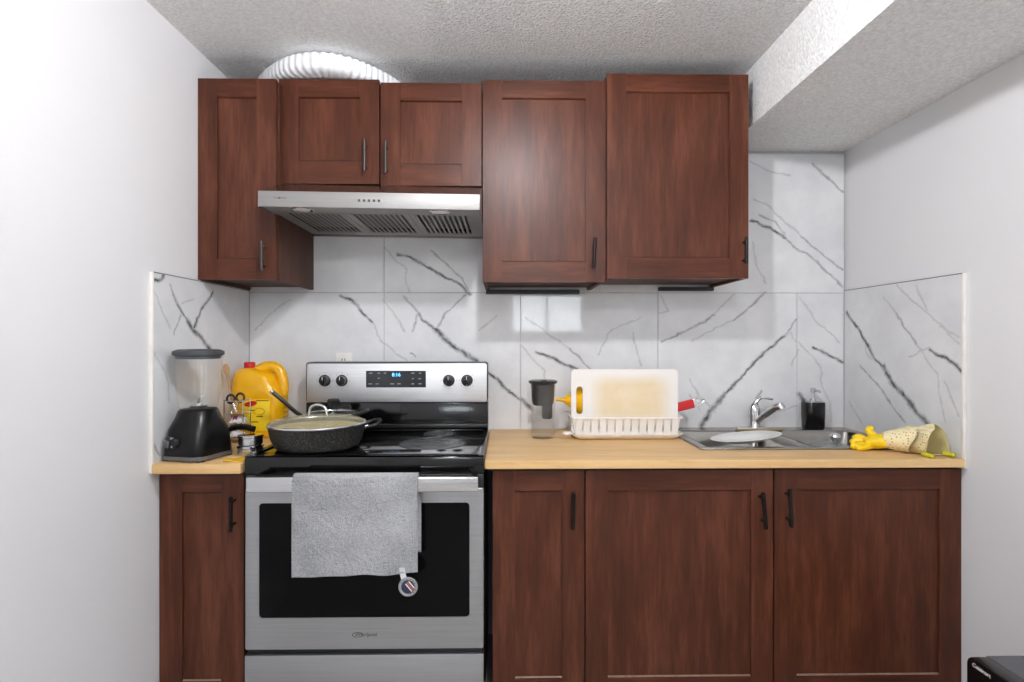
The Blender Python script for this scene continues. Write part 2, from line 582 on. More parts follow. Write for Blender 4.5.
VEINS_RIGHT = [
    (0.0062, 0.95, [(-0.019, 1.414), (-0.092, 1.348), (-0.153, 1.286), (-0.202, 1.217), (-0.258, 1.187)]),
    (0.0100, 1.00, [(-0.258, 1.187), (-0.296, 1.137), (-0.368, 1.088), (-0.436, 1.031), (-0.493, 0.992)]),
    (0.0042, 0.62, [(-0.110, 1.186), (-0.202, 1.131), (-0.296, 1.050), (-0.375, 0.984)]),
    (0.0038, 0.30, [(-0.258, 1.464), (-0.326, 1.398)]),
    (0.0042, 0.62, [(-0.326, 1.398), (-0.389, 1.331), (-0.436, 1.282)]),
    (0.0038, 0.30, [(-0.436, 1.282), (-0.487, 1.221), (-0.535, 1.172), (-0.541, 1.095), (-0.570, 1.017)]),
    (0.0062, 0.95, [(-0.499, 1.255), (-0.576, 1.229), (-0.641, 1.190)]),
    (0.0038, 0.30, [(-0.333, 1.509), (-0.402, 1.443), (-0.486, 1.390), (-0.570, 1.332), (-0.625, 1.278)]),
    (0.0038, 0.30, [(-0.433, 1.491), (-0.486, 1.400)]),
    (0.0038, 0.30, [(-0.396, 1.228), (-0.447, 1.254), (-0.499, 1.263)]),
    (0.0038, 0.30, [(-0.545, 1.342), (-0.625, 1.305)]),
    (0.0038, 0.30, [(-0.567, 1.153), (-0.626, 1.035)]),
    (0.0038, 0.30, [(-0.036, 1.024), (-0.118, 0.949)]),
    (0.0038, 0.30, [(-0.150, 1.282), (-0.150, 1.244), (-0.188, 1.212)]),
]
VEINS_LEFT = [
    (0.0042, 0.62, [(-0.582, 1.475), (-0.566, 1.448), (-0.535, 1.418)]),
    (0.0062, 0.95, [(-0.535, 1.418), (-0.515, 1.396), (-0.478, 1.360)]),
    (0.0100, 1.00, [(-0.478, 1.360), (-0.443, 1.332), (-0.379, 1.298), (-0.319, 1.252)]),
    (0.0062, 0.95, [(-0.307, 1.473), (-0.337, 1.447), (-0.398, 1.387), (-0.434, 1.342)]),
    (0.0042, 0.62, [(-0.519, 1.382), (-0.543, 1.339), (-0.555, 1.316)]),
    (0.0062, 0.95, [(-0.669, 1.482), (-0.627, 1.489), (-0.615, 1.504)]),
    (0.0038, 0.30, [(-0.672, 1.458), (-0.634, 1.407), (-0.582, 1.333)]),
    (0.0038, 0.30, [(-0.511, 1.421), (-0.436, 1.442)]),
    (0.0042, 0.62, [(-0.675, 0.978), (-0.634, 0.923)]),
    (0.0038, 0.30, [(-0.670, 1.262), (-0.607, 1.189), (-0.580, 1.094)]),
]

# ------------------------------------------------------------------ the room
XL, XR, ZC, YR = -1.117, 1.517, 2.355, -4.60
ZT = 0.902                                             # worktop height
struct(B(XL - 0.1, XR + 0.1, YR - 0.1, 0.11, -0.10, 0.0).build('floor', M['floor'], smooth=0))
struct(B(XL - 0.1, XR + 0.1, YR - 0.1, 0.11, ZC, ZC + 0.10).build('ceiling', M['popcorn'], smooth=0))
wall_left = struct(B(XL - 0.1, XL, YR, 0.01, 0.0, ZC).build('wall_left', M['paint'], smooth=0))
wall_right = struct(B(XR, XR + 0.1, YR, 0.01, 0.0, ZC).build('wall_right', M['paint'], smooth=0))
wall_back = struct(B(XL, XR, 0.01, 0.11, 0.0, ZC).build('wall_back', M['grout'], smooth=0))
WX0, WX1, WZ0, WZ1 = 0.08, 1.02, 1.38, 1.92            # basement window behind the camera
mb = MB()
mb.box(XL - 0.1, WX0, YR - 0.1, YR, 0.0, ZC).box(WX1, XR + 0.1, YR - 0.1, YR, 0.0, ZC)
mb.box(WX0, WX1, YR - 0.1, YR, 0.0, WZ0).box(WX0, WX1, YR - 0.1, YR, WZ1, ZC)
struct(mb.build('wall_rear', M['paint'], smooth=0))
soffit = struct(B(0.965, XR, YR, 0.01, 2.130, ZC).build('soffit', M['soffit'], smooth=0))

# window with blinds
win = struct(bpy.data.objects.new('window_1', None))
COL.objects.link(win)
win.location = (0.55, YR, WZ0)
mb = MB()
for x in (WX0, 0.53, WX1 - 0.04):
    mb.box(x, x + 0.04, YR - 0.07, YR - 0.03, WZ0, WZ1)
mb.box(WX0, WX1, YR - 0.07, YR - 0.03, WZ0, WZ0 + 0.04).box(WX0, WX1, YR - 0.07, YR - 0.03, WZ1 - 0.04, WZ1)
mb.build('window_frame', M['white_plastic'], win, smooth=0)
B(WX0 + 0.04, WX1 - 0.04, YR - 0.055, YR - 0.050, WZ0 + 0.04, WZ1 - 0.04).build('pane', M['clear'], win, smooth=0)
for i in range(15):
    z = WZ0 + 0.035 + i * 0.033
    mb = B(WX0 + 0.005, WX1 - 0.005, -0.013, 0.013, -0.001, 0.001)
    mb.xf(Matrix.Translation((0, YR - 0.012, z)) @ Matrix.Rotation(math.radians(28), 4, 'X'))
    mb.build('blind_slat', M['white_plastic'], win, smooth=0)

# tiles: back wall in two courses, side splashes one course
def tile(parent, bm, veins, comp, lo, hi):
    mine = []
    for wd, st, pts in veins:
        us = [p[0] for p in pts]
        zs = [p[1] for p in pts]
        if max(us) > lo[0] - 0.02 and min(us) < hi[0] + 0.02 and max(zs) > lo[1] - 0.02 and min(zs) < hi[1] + 0.02:
            mine.append((wd, st, pts))
    o = bm.build('tile', M['paint'], parent, bevel=0.0008, seg=1, smooth=0)
    o.data.materials.clear()
    o.data.materials.append(marble('marble_tile', mine, comp, 0))
    return o

G = 0.0009
xs = [-1.107, -0.522, 0.074, 0.680, 1.297, 1.507]
zs = [ZT - 0.03, 1.502, 2.118]
for j in range(2):
    row = xs if j == 0 else xs[:4] + xs[5:]
    for i in range(len(row) - 1):
        a, b, c, d = row[i] + G, row[i + 1] - G, zs[j] + G, zs[j + 1] - G
        tile(wall_back, B(a, b, 0.0, 0.0098, c, d), VEINS_BACK, 'X', (a, c), (b, d))
tile(wall_left, B(XL + 0.0002, -1.107, -0.668, -0.001, ZT - 0.03, 1.507), VEINS_LEFT, 'Y', (-0.68, 0.87), (0, 1.51))
tile(wall_right, B(1.507, XR - 0.0002, -0.638, -0.001, ZT - 0.03, 1.511), VEINS_RIGHT, 'Y', (-0.68, 0.87), (0, 1.51))
# white edge trim of the side splashes
struct(B(XL + 0.0002, -1.104, -0.678, -0.6685, ZT - 0.03, 1.509).build('trim_1', M['white_plastic'], bevel=0.002))
struct(B(1.504, XR - 0.0002, -0.647, -0.6385, ZT - 0.03, 1.513).build('trim_2', M['white_plastic'], bevel=0.002))

struct(B(XL + 0.0002, -1.1065, -0.668, -0.001, 1.5072, 1.5098).build('edge_shade_left', plain('edge_shade_grey', '77787b', 0.5), smooth=0))  # grey strips along both splash tops, painting tile edge and its shadow
struct(B(1.5065, XR - 0.0002, -0.638, -0.001, 1.5112, 1.5138).build('edge_shade_right', plain('edge_shade_grey', '77787b', 0.5), smooth=0))

# wall outlet above the stove
out = thing('wall_outlet', 'white double wall outlet just above the stove back panel', 'outlet', (-0.695, -0.006, 1.18))
B(-0.730, -0.660, -0.006, -0.0005, 1.122, 1.238).build('cover_plate', M['white_plastic'], out, bevel=0.002)
for z in (1.152, 1.208):
    s = B(-0.712, -0.678, -0.009, -0.0055, z - 0.014, z + 0.014).build('socket', M['white_plastic'], out, bevel=0.0015)
    for x in (-0.702, -0.690):
        B(x - 0.0015, x + 0.0015, -0.0096, -0.0088, z - 0.004, z + 0.006).build('slot', M['black'], s, smooth=0)

# ------------------------------------------------------------------ ceiling lamps (above and behind the camera)
def ceiling_lamp(x, y, power, label, r=0.058):
    t = thing('ceiling_lamp', label, 'lamp', (x, y, ZC))
    MB().lathe([(0.0, 0.0), (0.075, 0.0), (0.075, -0.018), (0.045, -0.035), (0.03, -0.05), (0.0, -0.05)], (x, y, ZC), 32).build('lamp_base', M['porcelain'], t)
    prof = [(0.0, -0.044 - 2 * r)] + [(r * math.sin(a), -0.102 + 0.058 - r - r * math.cos(a)) for a in [PI * k / 10 for k in range(1, 9)]] + [(0.02, -0.05)]
    MB().lathe(prof, (x, y, ZC), 24).build('bulb', emit('bulb_glow', 'fbfbff', power), t)
    return t
ceiling_lamp(0.06, -1.50, LAMP_POWER, 'bare ceiling bulb just in front of the camera', 0.036)
ceiling_lamp(0.20, -3.10, LAMP2_POWER, 'bare ceiling bulb behind the camera')

# ------------------------------------------------------------------ cabinets
def pull(x, yf, z0, z1, mat, parent, tilt=0.0, out=0.030):
    zc = (z0 + z1) / 2
    h = (z1 - z0) / 2
    mb = MB()
    mb.tube([(0, -out, -h), (0, -out, h)], 0.0064, 12)
    for s in (-0.68, 0.68):
        mb.tube([(0, 0.0, s * h), (0, -out, s * h)], 0.0042, 8)
    mb.xf(Matrix.Translation((x, yf, zc)) @ Matrix.Rotation(tilt, 4, 'Y'))
    return mb.build('handle', mat, parent)

def door(root, x0, x1, z0, z1, yf, handle=None, hmat='handle_dark', st=0.073, rt=0.070, rb=0.080, tilt=0.0, sag=0.0):
    R = Matrix.Translation((x0, 0, z1)) @ Matrix.Rotation(sag, 4, 'Y') @ Matrix.Translation((-x0, 0, -z1))
    t = 0.020
    pn = B(x0 + st - 0.006, x1 - st + 0.006, yf + 0.008, yf + t - 0.002, z0 + rb - 0.006, z1 - rt + 0.006).xf(R).build('door', M['cherry_v'], root, smooth=0)
    # stiles and rails, chamfered towards the panel
    for s, (a, b) in enumerate(((x0, x0 + st), (x1 - st, x1))):
        c = 0.004
        if s == 0:
            poly = [(a, yf + 0.001), (a + 0.001, yf), (b, yf), (b, yf + t), (a, yf + t)]
        else:
            poly = [(a, yf), (b - 0.001, yf), (b, yf + 0.001), (b, yf + t), (a, yf + t)]
        MB().prism(poly, 'z', z0, z1).xf(R).build('stile', M['cherry_v'], pn, smooth=0)
    for s, (a, b) in enumerate(((z0, z0 + rb), (z1 - rt, z1))):
        c = 0.004
        if s == 0:
            poly = [(yf + 0.0002, a), (yf + t, a), (yf + t, b), (yf + 0.0075, b), (yf + 0.0002, b - c)]
        else:
            poly = [(yf + 0.0002, b), (yf + t, b), (yf + t, a), (yf + 0.0075, a), (yf + 0.0002, a + c)]
        MB().prism(poly, 'x', x0 + st + 0.0003, x1 - st - 0.0003).xf(R).build('rail', M['cherry_h'], pn, smooth=0)
    if handle:
        pull(handle[0], yf, handle[1], handle[2], M[hmat], pn, tilt)
    return pn

def carcass(root, x0, x1, y0, z0, z1, top=True, mat='carcass'):
    w = 0.016
    mb = MB()
    mb.box(x0, x0 + w, y0, -0.0005, z0, z1).box(x1 - w, x1, y0, -0.0005, z0, z1)
    mb.box(x0 + w, x1 - w, y0, -0.0005, z0 + 0.012, z0 + 0.012 + w)
    if top:
        mb.box(x0 + w, x1 - w, y0, -0.0005, z1 - w, z1)
    else:
        mb.box(x0 + w, x1 - w, y0, y0 + 0.09, z1 - w, z1)
    mb.box(x0 + w, x1 - w, -0.010, -0.0005, z0 + 0.012 + w, z1 - w)
    mb.build('body', M[mat], root, smooth=0)

YU = -0.345
c1 = thing('wall_cabinet', 'narrow dark cherry wall cabinet hanging in the corner by the left wall', 'cabinet', (-0.97, -0.2, 1.513), 'wall cabinets')
carcass(c1, -1.116, -0.828, -0.374, 1.513, 2.242)
door(c1, -1.1160, -0.8330, 1.515, 2.249, -0.395, (-0.872, 1.545, 1.650), 'handle_steel', st=0.070)

c2 = thing('wall_cabinet', 'short two-door cherry wall cabinet mounted above the range hood', 'cabinet', (-0.46, -0.17, 1.880), 'wall cabinets')
carcass(c2, -0.826, -0.082, YU + 0.021, 1.880, 2.262)
door(c2, -0.8415, -0.4670, 1.880, 2.272, YU, (-0.515, 1.919, 2.038), 'handle_steel', rb=0.090)
door(c2, -0.4620, -0.0840, 1.874, 2.261, YU, (-0.437, 1.912, 2.031), 'handle_steel', rb=0.085)

c3 = thing('wall_cabinet', 'single-door cherry wall cabinet just right of the range hood, showing a pale glare', 'cabinet', (0.15, -0.17, 1.513), 'wall cabinets')
carcass(c3, -0.078, 0.382, YU + 0.021, 1.513, 2.268)
door(c3, -0.0785, 0.3835, 1.513, 2.273, YU, (0.339, 1.563, 1.675), 'handle_dark', tilt=0.05)
B(-0.076, 0.330, -0.030, -0.0005, 1.4945, 1.5125).build('mounting_rail', M['black_rail'], c3, smooth=0)

c4 = thing('wall_cabinet', 'widest and rightmost cherry wall cabinet beside the boxed-in soffit', 'cabinet', (0.66, -0.17, 1.526), 'wall cabinets')
carcass(c4, 0.386, 0.924, -0.334, 1.526, 2.290)
door(c4, 0.3890, 0.9255, 1.526, 2.296, -0.355, (0.905, 1.577, 1.677), 'handle_dark')
B(0.680, 0.917, -0.030, -0.0005, 1.509, 1.5255).build('mounting_rail', M['black_rail'], c4, smooth=0)

YB = -0.625
M['worn'] = plain('ledge_dust_glare', '93786b', 0.5, var=0.2, vscale=60)  # pale ledge colour: dust plus the glare of the lit ledge, painted in
def base_cab(x0, x1, label, doors, yb=YB):
    t = thing('base_cabinet', label, 'cabinet', ((x0 + x1) / 2, -0.3, 0.0), 'base cabinets')
    carcass(t, x0, x1, yb + 0.021, 0.095, 0.868, x1 < 1.0)
    B(x0, x1, yb + 0.075, yb + 0.090, 0.0, 0.094).build('toe_kick', M['carcass'], t, smooth=0)
    for (a, b, h, tl) in doors:
        pn = door(t, a, b, 0.108, 0.866, yb, h, 'handle_dark', tilt=tl, rb=0.078)
        B(a + 0.0735, b - 0.0735, yb + 0.0015, yb + 0.0078, 0.1855, 0.1895).build('dust_glare_strip', M['worn'], pn, bevel=0.001, seg=1)  # pale strip painting glare and dust along the bottom rail
base_cab(-1.1160, -0.8420, 'narrow dark cherry base cabinet between the left wall and the stove',
         [(-1.1150, -0.8430, (-0.871, 0.682, 0.792), 0.0)])
base_cab(-0.0360, 0.2660, 'narrow dark cherry base cabinet just right of the stove',
         [(-0.0355, 0.2645, (0.225, 0.684, 0.801), 0.03)])
base_cab(0.2670, 1.5165, 'wide two-door dark cherry base cabinet under the sink',
         [(0.2690, 0.8880, (0.846, 0.681, 0.798), -0.10), (0.8930, 1.5160, (0.931, 0.687, 0.808), -0.05)])

# worktops
wt = tag(B(-1.1065, -0.829, -0.680, -0.001, 0.871, ZT).build('worktop', M['oak'], bevel=0.003), 'short pale wood worktop left of the stove under the blender', 'worktop')
SX0, SX1, SY0, SY1 = 0.700, 1.492, -0.490, -0.012     # sink outline
mb = MB()
hx0, hx1, hy0, hy1 = SX0 + 0.012, SX1 - 0.012, SY0 + 0.012, SY1 - 0.004
vs = []
for z in (0.8765, ZT + 0.002):
    vs += [(-0.060, -0.652, z), (1.5065, -0.652, z), (1.5065, -0.001, z), (-0.060, -0.001, z), (hx0, hy0, z), (hx1, hy0, z), (hx1, hy1, z), (hx0, hy1, z)]
fs = []
for k in range(4):
    n = (k + 1) % 4
    fs += [(k, n, n + 4, k + 4), (8 + k, 12 + k, 12 + n, 8 + n), (k, k + 8, n + 8, n), (4 + k, 4 + n, 12 + n, 12 + k)]
mb.add(vs, fs)
tag(mb.build('worktop', M['oak'], bevel=0.003, smooth=0), 'long pale wood worktop around the sink, right of the stove', 'worktop')

# ------------------------------------------------------------------ range hood
hood = thing('range_hood', 'stainless steel under-cabinet range hood over the stove', 'hood', (-0.46, 0.0, 1.74), local=True)
hood.rotation_euler = (0, math.radians(0.75), 0)
W = 0.378
mb = MB()
# shell: sides, top slope, back (open below)
prof = [(-0.530, 0.005), (-0.530, 0.058), (-0.345, 0.134), (-0.012, 0.134), (-0.012, 0.005)]
for s in (-1, 1):
    x0, x1 = sorted((s * W, s * (W - 0.002)))
    mb.prism(prof, 'x', x0, x1)
mb.prism([(-0.530, 0.058), (-0.345, 0.134), (-0.345, 0.132), (-0.530, 0.056)], 'x', -W + 0.002, W - 0.002)
mb.box(-W + 0.002, W - 0.002, -0.345, -0.012, 0.132, 0.134)
mb.box(-W + 0.002, W - 0.002, -0.014, -0.012, 0.0, 0.132)
mb.build('shell', M['steel_shell'], hood, smooth=0)
fasc = B(-W, W, -0.534, -0.528, 0.004, 0.058).build('fascia', M['steel_hood'], hood, bevel=0.0015)
for k in range(5):
    x = 0.0 - 0.034 + k * 0.017
    MB().lathe([(0.0, 0.0), (0.0042, 0.0), (0.0042, 0.003), (0.003, 0.004), (0, 0.004)], seg=14).xf(
        Matrix.Translation((x, -0.534, 0.030)) @ Matrix.Rotation(PI / 2, 4, 'X')).build('button', M['lettering_dark'], fasc)
mb = MB()
for k, (w, h) in enumerate(((0.004, 0.002), (0.004, 0.003), (0.006, 0.005), (0.004, 0.003), (0.005, 0.003), (0.004, 0.002))):
    x = -W + 0.055 + k * 0.0075
    mb.box(x, x + w, -0.5346, -0.5338, 0.034 - h / 2, 0.034 + h / 2)
mb.build('maker_mark', M['lettering_dark'], fasc, smooth=0)
mb = MB()
mb.box(-W + 0.003, W - 0.003, -0.527, -0.430, 0.010, 0.012)
mb.box(-W + 0.003, W - 0.003, -0.050, -0.015, 0.010, 0.012)
mb.box(-W + 0.003, -W + 0.03, -0.430, -0.050, 0.010, 0.012).box(W - 0.03, W - 0.003, -0.430, -0.050, 0.010, 0.012)
under = mb.build('underside_panel', M['steel_hood'], hood, smooth=0)
B(-W + 0.03, W - 0.03, -0.430, -0.050, 0.034, 0.038).build('filter_backing', M['black'], hood, smooth=0)
for g in range(3):
    gx = -W + 0.03 + g * 0.2327
    for x in (gx, gx + 0.2157):
        B(x, x + 0.015, -0.430, -0.050, 0.010, 0.013).build('filter_frame', M['steel_hood'], under, smooth=0)
    for k in range(11):
        x = gx + 0.015 + k * 0.0192
        sl = B(-0.0046, 0.0046, -0.420, -0.060, -0.0008, 0.0008)
        sl.xf(Matrix.Translation((x + 0.0056, 0, 0.0112)))
        sl.build('filter_slat', M['steel_hood'], under, smooth=0)
    B(gx, gx + 0.2307, -0.430, -0.415, 0.0095, 0.013).build('filter_frame', M['steel_hood'], under, smooth=0)
    B(gx, gx + 0.2307, -0.065, -0.050, 0.0095, 0.013).build('filter_frame', M['steel_hood'], under, smooth=0)
for x in (-0.245, 0.235):
    mb = MB().lathe([(0.0, 0.0), (0.030, 0.0), (0.034, -0.003), (0.038, -0.001), (0.038, 0.003)], (x, -0.478, 0.0095), 28)
    l = mb.build('light_ring', M['steel_bright'], hood)
    MB().lathe([(0.0, -0.0015), (0.026, -0.0015), (0.026, -0.0035), (0.0, -0.0045)], (x, -0.478, 0.0095), 24).build('light_lens', M['porcelain'], l)

# ------------------------------------------------------------------ flexible duct on top of the cabinets
path = spline([(-0.985, -0.07, 0), (-0.930, -0.185, 0), (-0.845, -0.275, 0), (-0.765, -0.335, 0), (-0.685, -0.358, 0), (-0.610, -0.338, 0), (-0.550, -0.285, 0), (-0.500, -0.220, 0), (-0.465, -0.150, 0), (-0.44, -0.07, 0)], 24)
rings = []
acc = 0.0
for i, p in enumerate(path):
    if i:
        acc += (p - path[i - 1]).length
    t = (path[min(i + 1, len(path) - 1)] - path[max(i - 1, 0)]).normalized()
    nrm = Vector((t.y, -t.x, 0))
    k = 1.0 + 0.05 * math.cos(2 * PI * acc / 0.024)
    row = []
    for j in range(28):
        a = 2 * PI * j / 28
        ca, sa = math.cos(a), math.sin(a)
        e = 0.62
        u = math.copysign(abs(ca) ** e, ca) * 0.056 * k
        w = math.copysign(abs(sa) ** e, sa) * 0.0368 * k
        row.append(p + nrm * u + Vector((0, 0, 2.3145 + w)))
    rings.append(row)
tag(MB().loft(rings).build('flexible_duct', M['duct'], smooth=60), 'white ribbed flexible duct bent over the top of the cabinets', 'duct')

# ------------------------------------------------------------------ stove
RX0, RX1 = -0.819, -0.062
RC = (RX0 + RX1) / 2
ra = thing('electric_range', 'freestanding stainless steel electric stove with black glass cooktop', 'stove', (RC, -0.38, 0.0))
mb = MB()
mb.box(RX0 + 0.004, RX0 + 0.024, -0.640, -0.045, 0.03, 0.868).box(RX1 - 0.024, RX1 - 0.004, -0.640, -0.045, 0.03, 0.868)
mb.box(RX0 + 0.024, RX1 - 0.024, -0.065, -0.045, 0.03, 0.868).box(RX0 + 0.024, RX1 - 0.024, -0.640, -0.065, 0.03, 0.05)
mb.box(RX0 + 0.024, RX1 - 0.024, -0.640, -0.622, 0.05, 0.868)
mb.build('body', M['black'], ra, smooth=0)
for x in (RX0 + 0.05, RX1 - 0.05):
    for y in (-0.58, -0.10):
        MB().lathe([(0.0, 0.0), (0.018, 0.0), (0.018, 0.01), (0.008, 0.012), (0.008, 0.03), (0, 0.03)], (x, y, 0.0), 16).build('foot', M['black'], ra)
# cooktop with raised rim
m, nt, p = new_mat('ceran_glass')
p.inputs['Base Color'].default_value = lin('0d0d0e')
setp(p, rough=0.09, spec=0.5)
M['ceran'] = m
m, nt, p = new_mat('oven_glass')
p.inputs['Base Color'].default_value = lin('070708')
setp(p, rough=0.12, spec=0.12)
M['oven_glass'] = m
ZK = 0.922
ct = B(RX0 - 0.001, RX1 + 0.001, -0.672, -0.135, 0.869, ZK).build('cooktop', M['ceran'], ra, bevel=0.004)
mb = MB()
mb.box(RX0 - 0.001, RX0 + 0.020, -0.672, -0.135, ZK, ZK + 0.005).box(RX1 - 0.020, RX1 + 0.001, -0.672, -0.135, ZK, ZK + 0.005)
mb.box(RX0 + 0.020, RX1 - 0.020, -0.672, -0.652, ZK, ZK + 0.005).box(RX0 + 0.020, RX1 - 0.020, -0.160, -0.135, ZK, ZK + 0.005)
mb.build('cooktop_rim', M['black_gloss'], ct, bevel=0.002)
M['burner'] = speckle('burner_print', '2f3031', '4c4d4e', 300, 0.42, 0.25)
for (x, y, r) in ((-0.64, -0.50, 0.115), (-0.255, -0.440, 0.115), (-0.64, -0.26, 0.080), (-0.255, -0.230, 0.060)):
    mb = MB()
    mb.lathe([(0.0, 0.0), (r, 0.0), (r, 0.0005), (0.0, 0.0005)], (x, y, ZK + 0.0001), 48)
    mb.build('burner_zone', M['burner'], ct)
    mb = MB()
    mb.ring((x, y, ZK + 0.0008), r + 0.004, 0.0012, 48, 6)
    mb.ring((x, y, ZK + 0.0008), r * 0.6, 0.0010, 48, 6)
    mb.build('burner_ring', M['burner'], ct)
# back panel
YG = -0.133
mb = B(RX0 + 0.002, RX1 - 0.002, YG + 0.006, -0.046, 0.869, 1.034)
lowp = mb.build('back_panel_lower', M['black_gloss'], ra, bevel=0.003)
B(RX0 + 0.002, RX1 - 0.002, YG - 0.006, YG + 0.006, 0.930, 0.946).build('vent_strip', M['black'], lowp, bevel=0.002)
mb = MB().prism(rrect(RX0 + 0.003, RX1 - 0.003, 1.036, 1.202, 0.012), 'y', YG + 0.003, -0.046)
cap = mb.build('back_panel_shell', plain('panel_edge', '3c3d3f', 0.4, 0.5), ra, bevel=0.0015)
mb = MB().prism(rrect(RX0 + 0.007, RX1 - 0.007, 1.037, 1.197, 0.009), 'y', YG, YG + 0.0028)
bp = mb.build('control_panel', M['steel'], ra, bevel=0.001)
ds = B(-0.568, -0.321, YG - 0.0012, YG - 0.0002, 1.098, 1.167).build('display', plain('display_glass', '2a2c30', 0.15), ra, smooth=0)
text_mesh('clock_digits', '8:16', 0.021, emit('blue_digits', '58b8ff', 2.5), ds, Matrix.Translation((-0.443, YG - 0.0016, 1.150)) @ FACE_FRONT, 0.0003)
mb = MB()
for (x, z, w) in ((-0.548, 1.157, .014), (-0.515, 1.157, .012), (-0.49, 1.157, .010), (-0.375, 1.157, .014), (-0.345, 1.157, .010), (-0.515, 1.136, .010), (-0.375, 1.134, .008), (-0.347, 1.134, .012),
                  (-0.55, 1.113, .016), (-0.522, 1.113, .014), (-0.46, 1.113, .016), (-0.432, 1.113, .014), (-0.375, 1.113, .010), (-0.345, 1.113, .012)):
    mb.box(x - w / 2, x + w / 2, YG - 0.0016, YG - 0.0011, z - 0.002, z + 0.002)
mb.build('button_print', plain('button_grey', '85888c', 0.5), ds, smooth=0)
for x in (-0.737, -0.667, -0.226, -0.151):
    z = 1.1265
    k = MB().lathe([(0.0, 0.0), (0.024, 0.0), (0.024, 0.004), (0.020, 0.006), (0.018, 0.024), (0.0, 0.026)], seg=28).xf(
        Matrix.Translation((x, YG - 0.0002, z)) @ Matrix.Rotation(PI / 2, 4, 'X')).build('knob', M['black'], ra)
    B(x - 0.004, x + 0.004, YG - 0.036, YG - 0.022, z - 0.019, z + 0.019).build('grip', M['black_gloss'], k, bevel=0.002)
    B(x - 0.001, x + 0.001, YG - 0.0366, YG - 0.0358, z + 0.004, z + 0.018).build('pointer', M['lettering_white'], k, smooth=0)
    mb = MB()
    for a in range(8):
        ang = math.radians(a * 45)
        mb.box(x + 0.032 * math.sin(ang) - 0.0012, x + 0.032 * math.sin(ang) + 0.0012, YG - 0.0007, YG - 0.0002, z + 0.032 * math.cos(ang) - 0.0012, z + 0.032 * math.cos(ang) + 0.0012)
    mb.build('dial_print', M['lettering_dark'], k, smooth=0)
# oven door
YD = -0.671
mb = B(RX0 + 0.002, RX1 - 0.001, YD + 0.002, -0.642, 0.822, 0.8665)
dtop = mb.build('door_top_strip', M['black'], ra, bevel=0.002)
wx0, wx1, wz0, wz1 = -0.774, -0.108, 0.412, 0.776
outer = rrect(RX0 + 0.001, RX1 - 0.001, 0.311, 0.821, 0.006, 5)
inner = rrect(wx0, wx1, wz0, wz1, 0.012, 5)
mb = MB()
mb.loft([[(u, -0.642, v) for u, v in outer], [(u, YD + 0.002, v) for u, v in outer], [(u, YD, v) for u, v in rrect(RX0 + 0.003, RX1 - 0.003, 0.313, 0.819, 0.005, 5)],
         [(u, YD, v) for u, v in inner], [(u, YD + 0.004, v) for u, v in inner], [(u, -0.642, v) for u, v in inner]], False, False)
od = mb.build('oven_door', M['steel_dimmed'], ra, smooth=20)
MB().prism(rrect(wx0 - 0.001, wx1 + 0.001, wz0 - 0.001, wz1 + 0.001, 0.012), 'y', YD + 0.0025, YD + 0.008).build('oven_window', M['oven_glass'], od)
B(wx0 + 0.03, wx1 - 0.03, -0.650, -0.643, wz0 + 0.01, wz1 - 0.01).build('inner_glass', M['black'], od, smooth=0)
text_mesh('maker_lettering', 'Whirlpool', 0.0165, M['lettering_dark'], od, Matrix.Translation((-0.4365, YD - 0.0008, 0.358)) @ FACE_FRONT, 0.0004, 0.15)
MB().ring((-0.463, YD - 0.0008, 0.3575), 0.012, 0.0009, 28, 6, 1.35, 0.62, 'y').build('maker_swirl', M['lettering_dark'], od)
# handle
hd = MB().prism([(-0.735, 0.828), (-0.735, 0.870), (-0.729, 0.874), (-0.722, 0.870), (-0.720, 0.831), (-0.728, 0.825)], 'x', -0.786, -0.078).build('door_handle', M['steel_bright'], ra, bevel=0.002)
for x in (-0.779, -0.099):
    B(x, x + 0.018, -0.7205, YD + 0.003, 0.838, 0.866).build('handle_bracket', M['black'], hd, bevel=0.002)
# drawer
dr = B(RX0 + 0.000, RX1 - 0.001, YD - 0.002, -0.642, 0.055, 0.294).build('storage_drawer', M['steel_dimmed'], ra, bevel=0.003)
B(RX0 + 0.01, RX1 - 0.01, YD + 0.010, -0.642, 0.296, 0.309).build('drawer_gap', M['black'], ra, smooth=0)

# ------------------------------------------------------------------ towel on the oven handle
def terry(name, hexcol):
    m, nt, p = new_mat(name)
    v = coords(nt)
    n = noise(nt, v, 230.0, 3.0, 0.75)
    big = noise(nt, v, 9.0, 4.0)
    c = lin(hexcol)
    lo = tuple(x * 0.55 for x in c[:3]) + (1,)
    hi = tuple(min(1, x * 1.15) for x in c[:3]) + (1,)
    f = mth(nt, 'ADD', mth(nt, 'MULTIPLY', n, 0.6), mth(nt, 'MULTIPLY', big, 0.4))
    nt.links.new(ramp(nt, f, [(0.36, lo), (0.62, hi)]), p.inputs['Base Color'])
    setp(p, rough=0.95, spec=0.1, sheen=0.3)
    mid = noise(nt, v, 60.0, 4.0, 0.6)
    bump(nt, p, mth(nt, 'ADD', n, mth(nt, 'MULTIPLY', mid, 1.5)), 1.0, 0.008)
    return m
M['terry'] = terry('terry_cloth', 'c2c3c5')
tw = thing('hand_towel', 'grey terry towel draped over the oven door handle', 'towel', (-0.454, -0.728, 0.60))
prof = [(-0.7115, 0.640), (-0.711, 0.75), (-0.712, 0.86), (-0.716, 0.882), (-0.728, 0.8865), (-0.740, 0.882), (-0.7425, 0.86), (-0.744, 0.78), (-0.747, 0.69), (-0.750, 0.583)]
prof = spline([(0, a, b - 0.006) for a, b in prof], 6)
